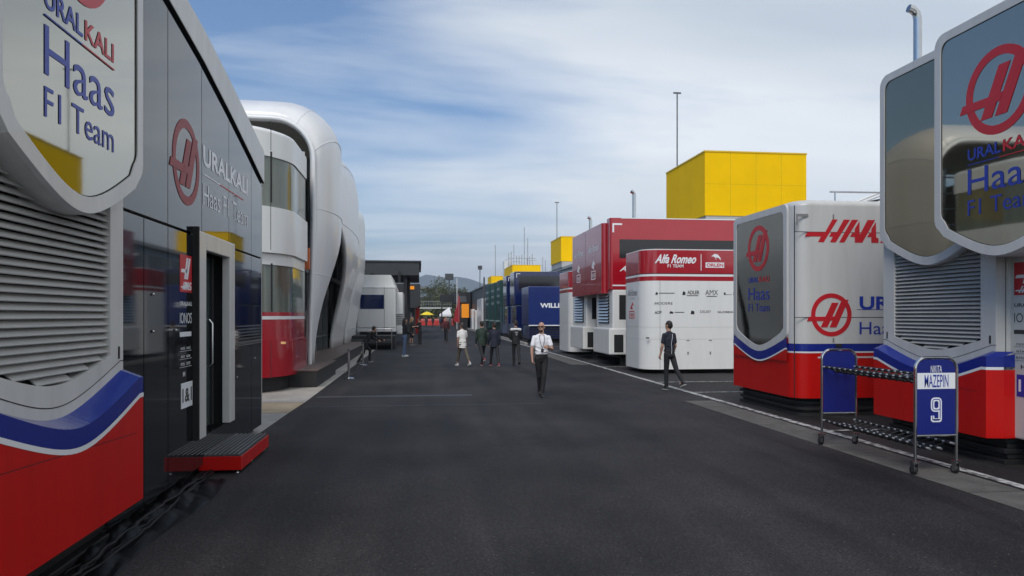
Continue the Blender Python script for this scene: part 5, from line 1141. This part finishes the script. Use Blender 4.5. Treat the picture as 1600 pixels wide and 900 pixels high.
person(x, y, -70, 1.70, 'person in dark sweater, blue jeans and white trainers standing at the left', cloth('dark sweater', (.010, .012, .020)), cloth('blue jeans', (.09, .14, .25)), sh2((.6, .6, .6), WH), pose=dict(lh=4, lk=4, rh=-4, rk=2, la=12, le=60, ra=10, re=55), sleeves='long', hair=(.015, .012, .01), long_hair=True)
x, y = at(643, 539)
person(x, y, -100, 1.70, 'fair haired woman in black dress top and bare legs, facing the person beside her', cloth('black dress', (.012, .012, .014)), cloth('black skirt', (.012, .012, .013)), sh2(K_, (.4, .4, .4)), pose=dict(lh=6, lk=6, rh=-4, rk=6, la=20, le=80, ra=20, re=80), legs='shorts', hair=(.28, .19, .10), long_hair=True, sleeves='short')
x, y = at(656, 539)
person(x, y, 60, 1.66, 'person all in black standing and facing the fair haired woman', cloth('black jacket', (.010, .010, .012)), cloth('black trousers', (.013, .013, .015)), sh2(K_, (.3, .3, .3)), pose=dict(lh=3, lk=2, rh=-3, rk=2, la=25, le=60, ra=20, re=60), sleeves='long', hair=(.02, .016, .012))
x, y = at(697, 535)
def two_extra(rt, T, up, hp, J): pack_extra(rt, T, up, hp, J)
person(x, y, 178, 1.72, 'person in black with dark red sleeves walking down the middle of the road', cloth('maroon sleeves', (.07, .010, .014)), cloth('black trousers', (.013, .013, .015)), sh2(K_, K_), pose=dict(lh=10, lk=4, rh=-10, rk=14), sleeves='long', extra=two_extra, vox=.018)
# the person bending down by the shell pavilion
x, y = at(571, 568)
person(x - .05, y + .4, -60, 1.60, 'person in dark clothes bending forward beside the farther steel post', cloth('black jacket', (.010, .010, .012)), cloth('black trousers', (.013, .013, .015)), sh2((.1, .1, .1), (.4, .4, .4)), pose=dict(lh=40, lk=45, rh=-14, rk=20, lean=38, la=40, le=30, ra=50, re=20), sleeves='long', hair=(.02, .016, .012))
# distant walkers
far = [(666, 512, 175, (.03, .03, .03), (.02, .02, .02), 'distant walker in black right below the yellow parasol'), (689, 513, 5, (.015, .02, .05), (.015, .015, .02), 'distant walker in dark blue in front of the white tent'),
       (709, 511, 190, (.45, .05, .03), (.02, .02, .02), 'distant walker in orange red top left of the feather flags'), (715, 510, 170, (.50, .09, .05), (.3, .28, .25), 'distant walker in orange red top and pale trousers below the flags'),
       (682, 506, 20, (.05, .02, .02), (.02, .02, .03), 'very distant walker in maroon near the red barrier wall'), (693, 508, 0, (.35, .35, .36), (.02, .02, .03), 'distant walker in pale grey between the tent and the flags'), (720, 510, 180, (.04, .04, .05), (.02, .02, .02), 'distant walker in dark grey against the orange panel kiosk'),
       (672, 507, 10, (.02, .02, .025), (.02, .02, .02), 'very distant walker in black against the middle of the barrier wall'), (704, 507, 0, (.10, .02, .02), (.02, .02, .03), 'very distant walker in brown behind the orange red tops')]
for px, py, yw, c1, c2, lab in far:
    x, y = at(px, py); person(x, min(y, 120), yw, 1.70, lab, cloth('t%.2f%.2f%.2f' % c1, c1), cloth('b%.2f%.2f%.2f' % c2, c2), sh2(K_, K_), vox=.028, sleeves='long', group='distant people')
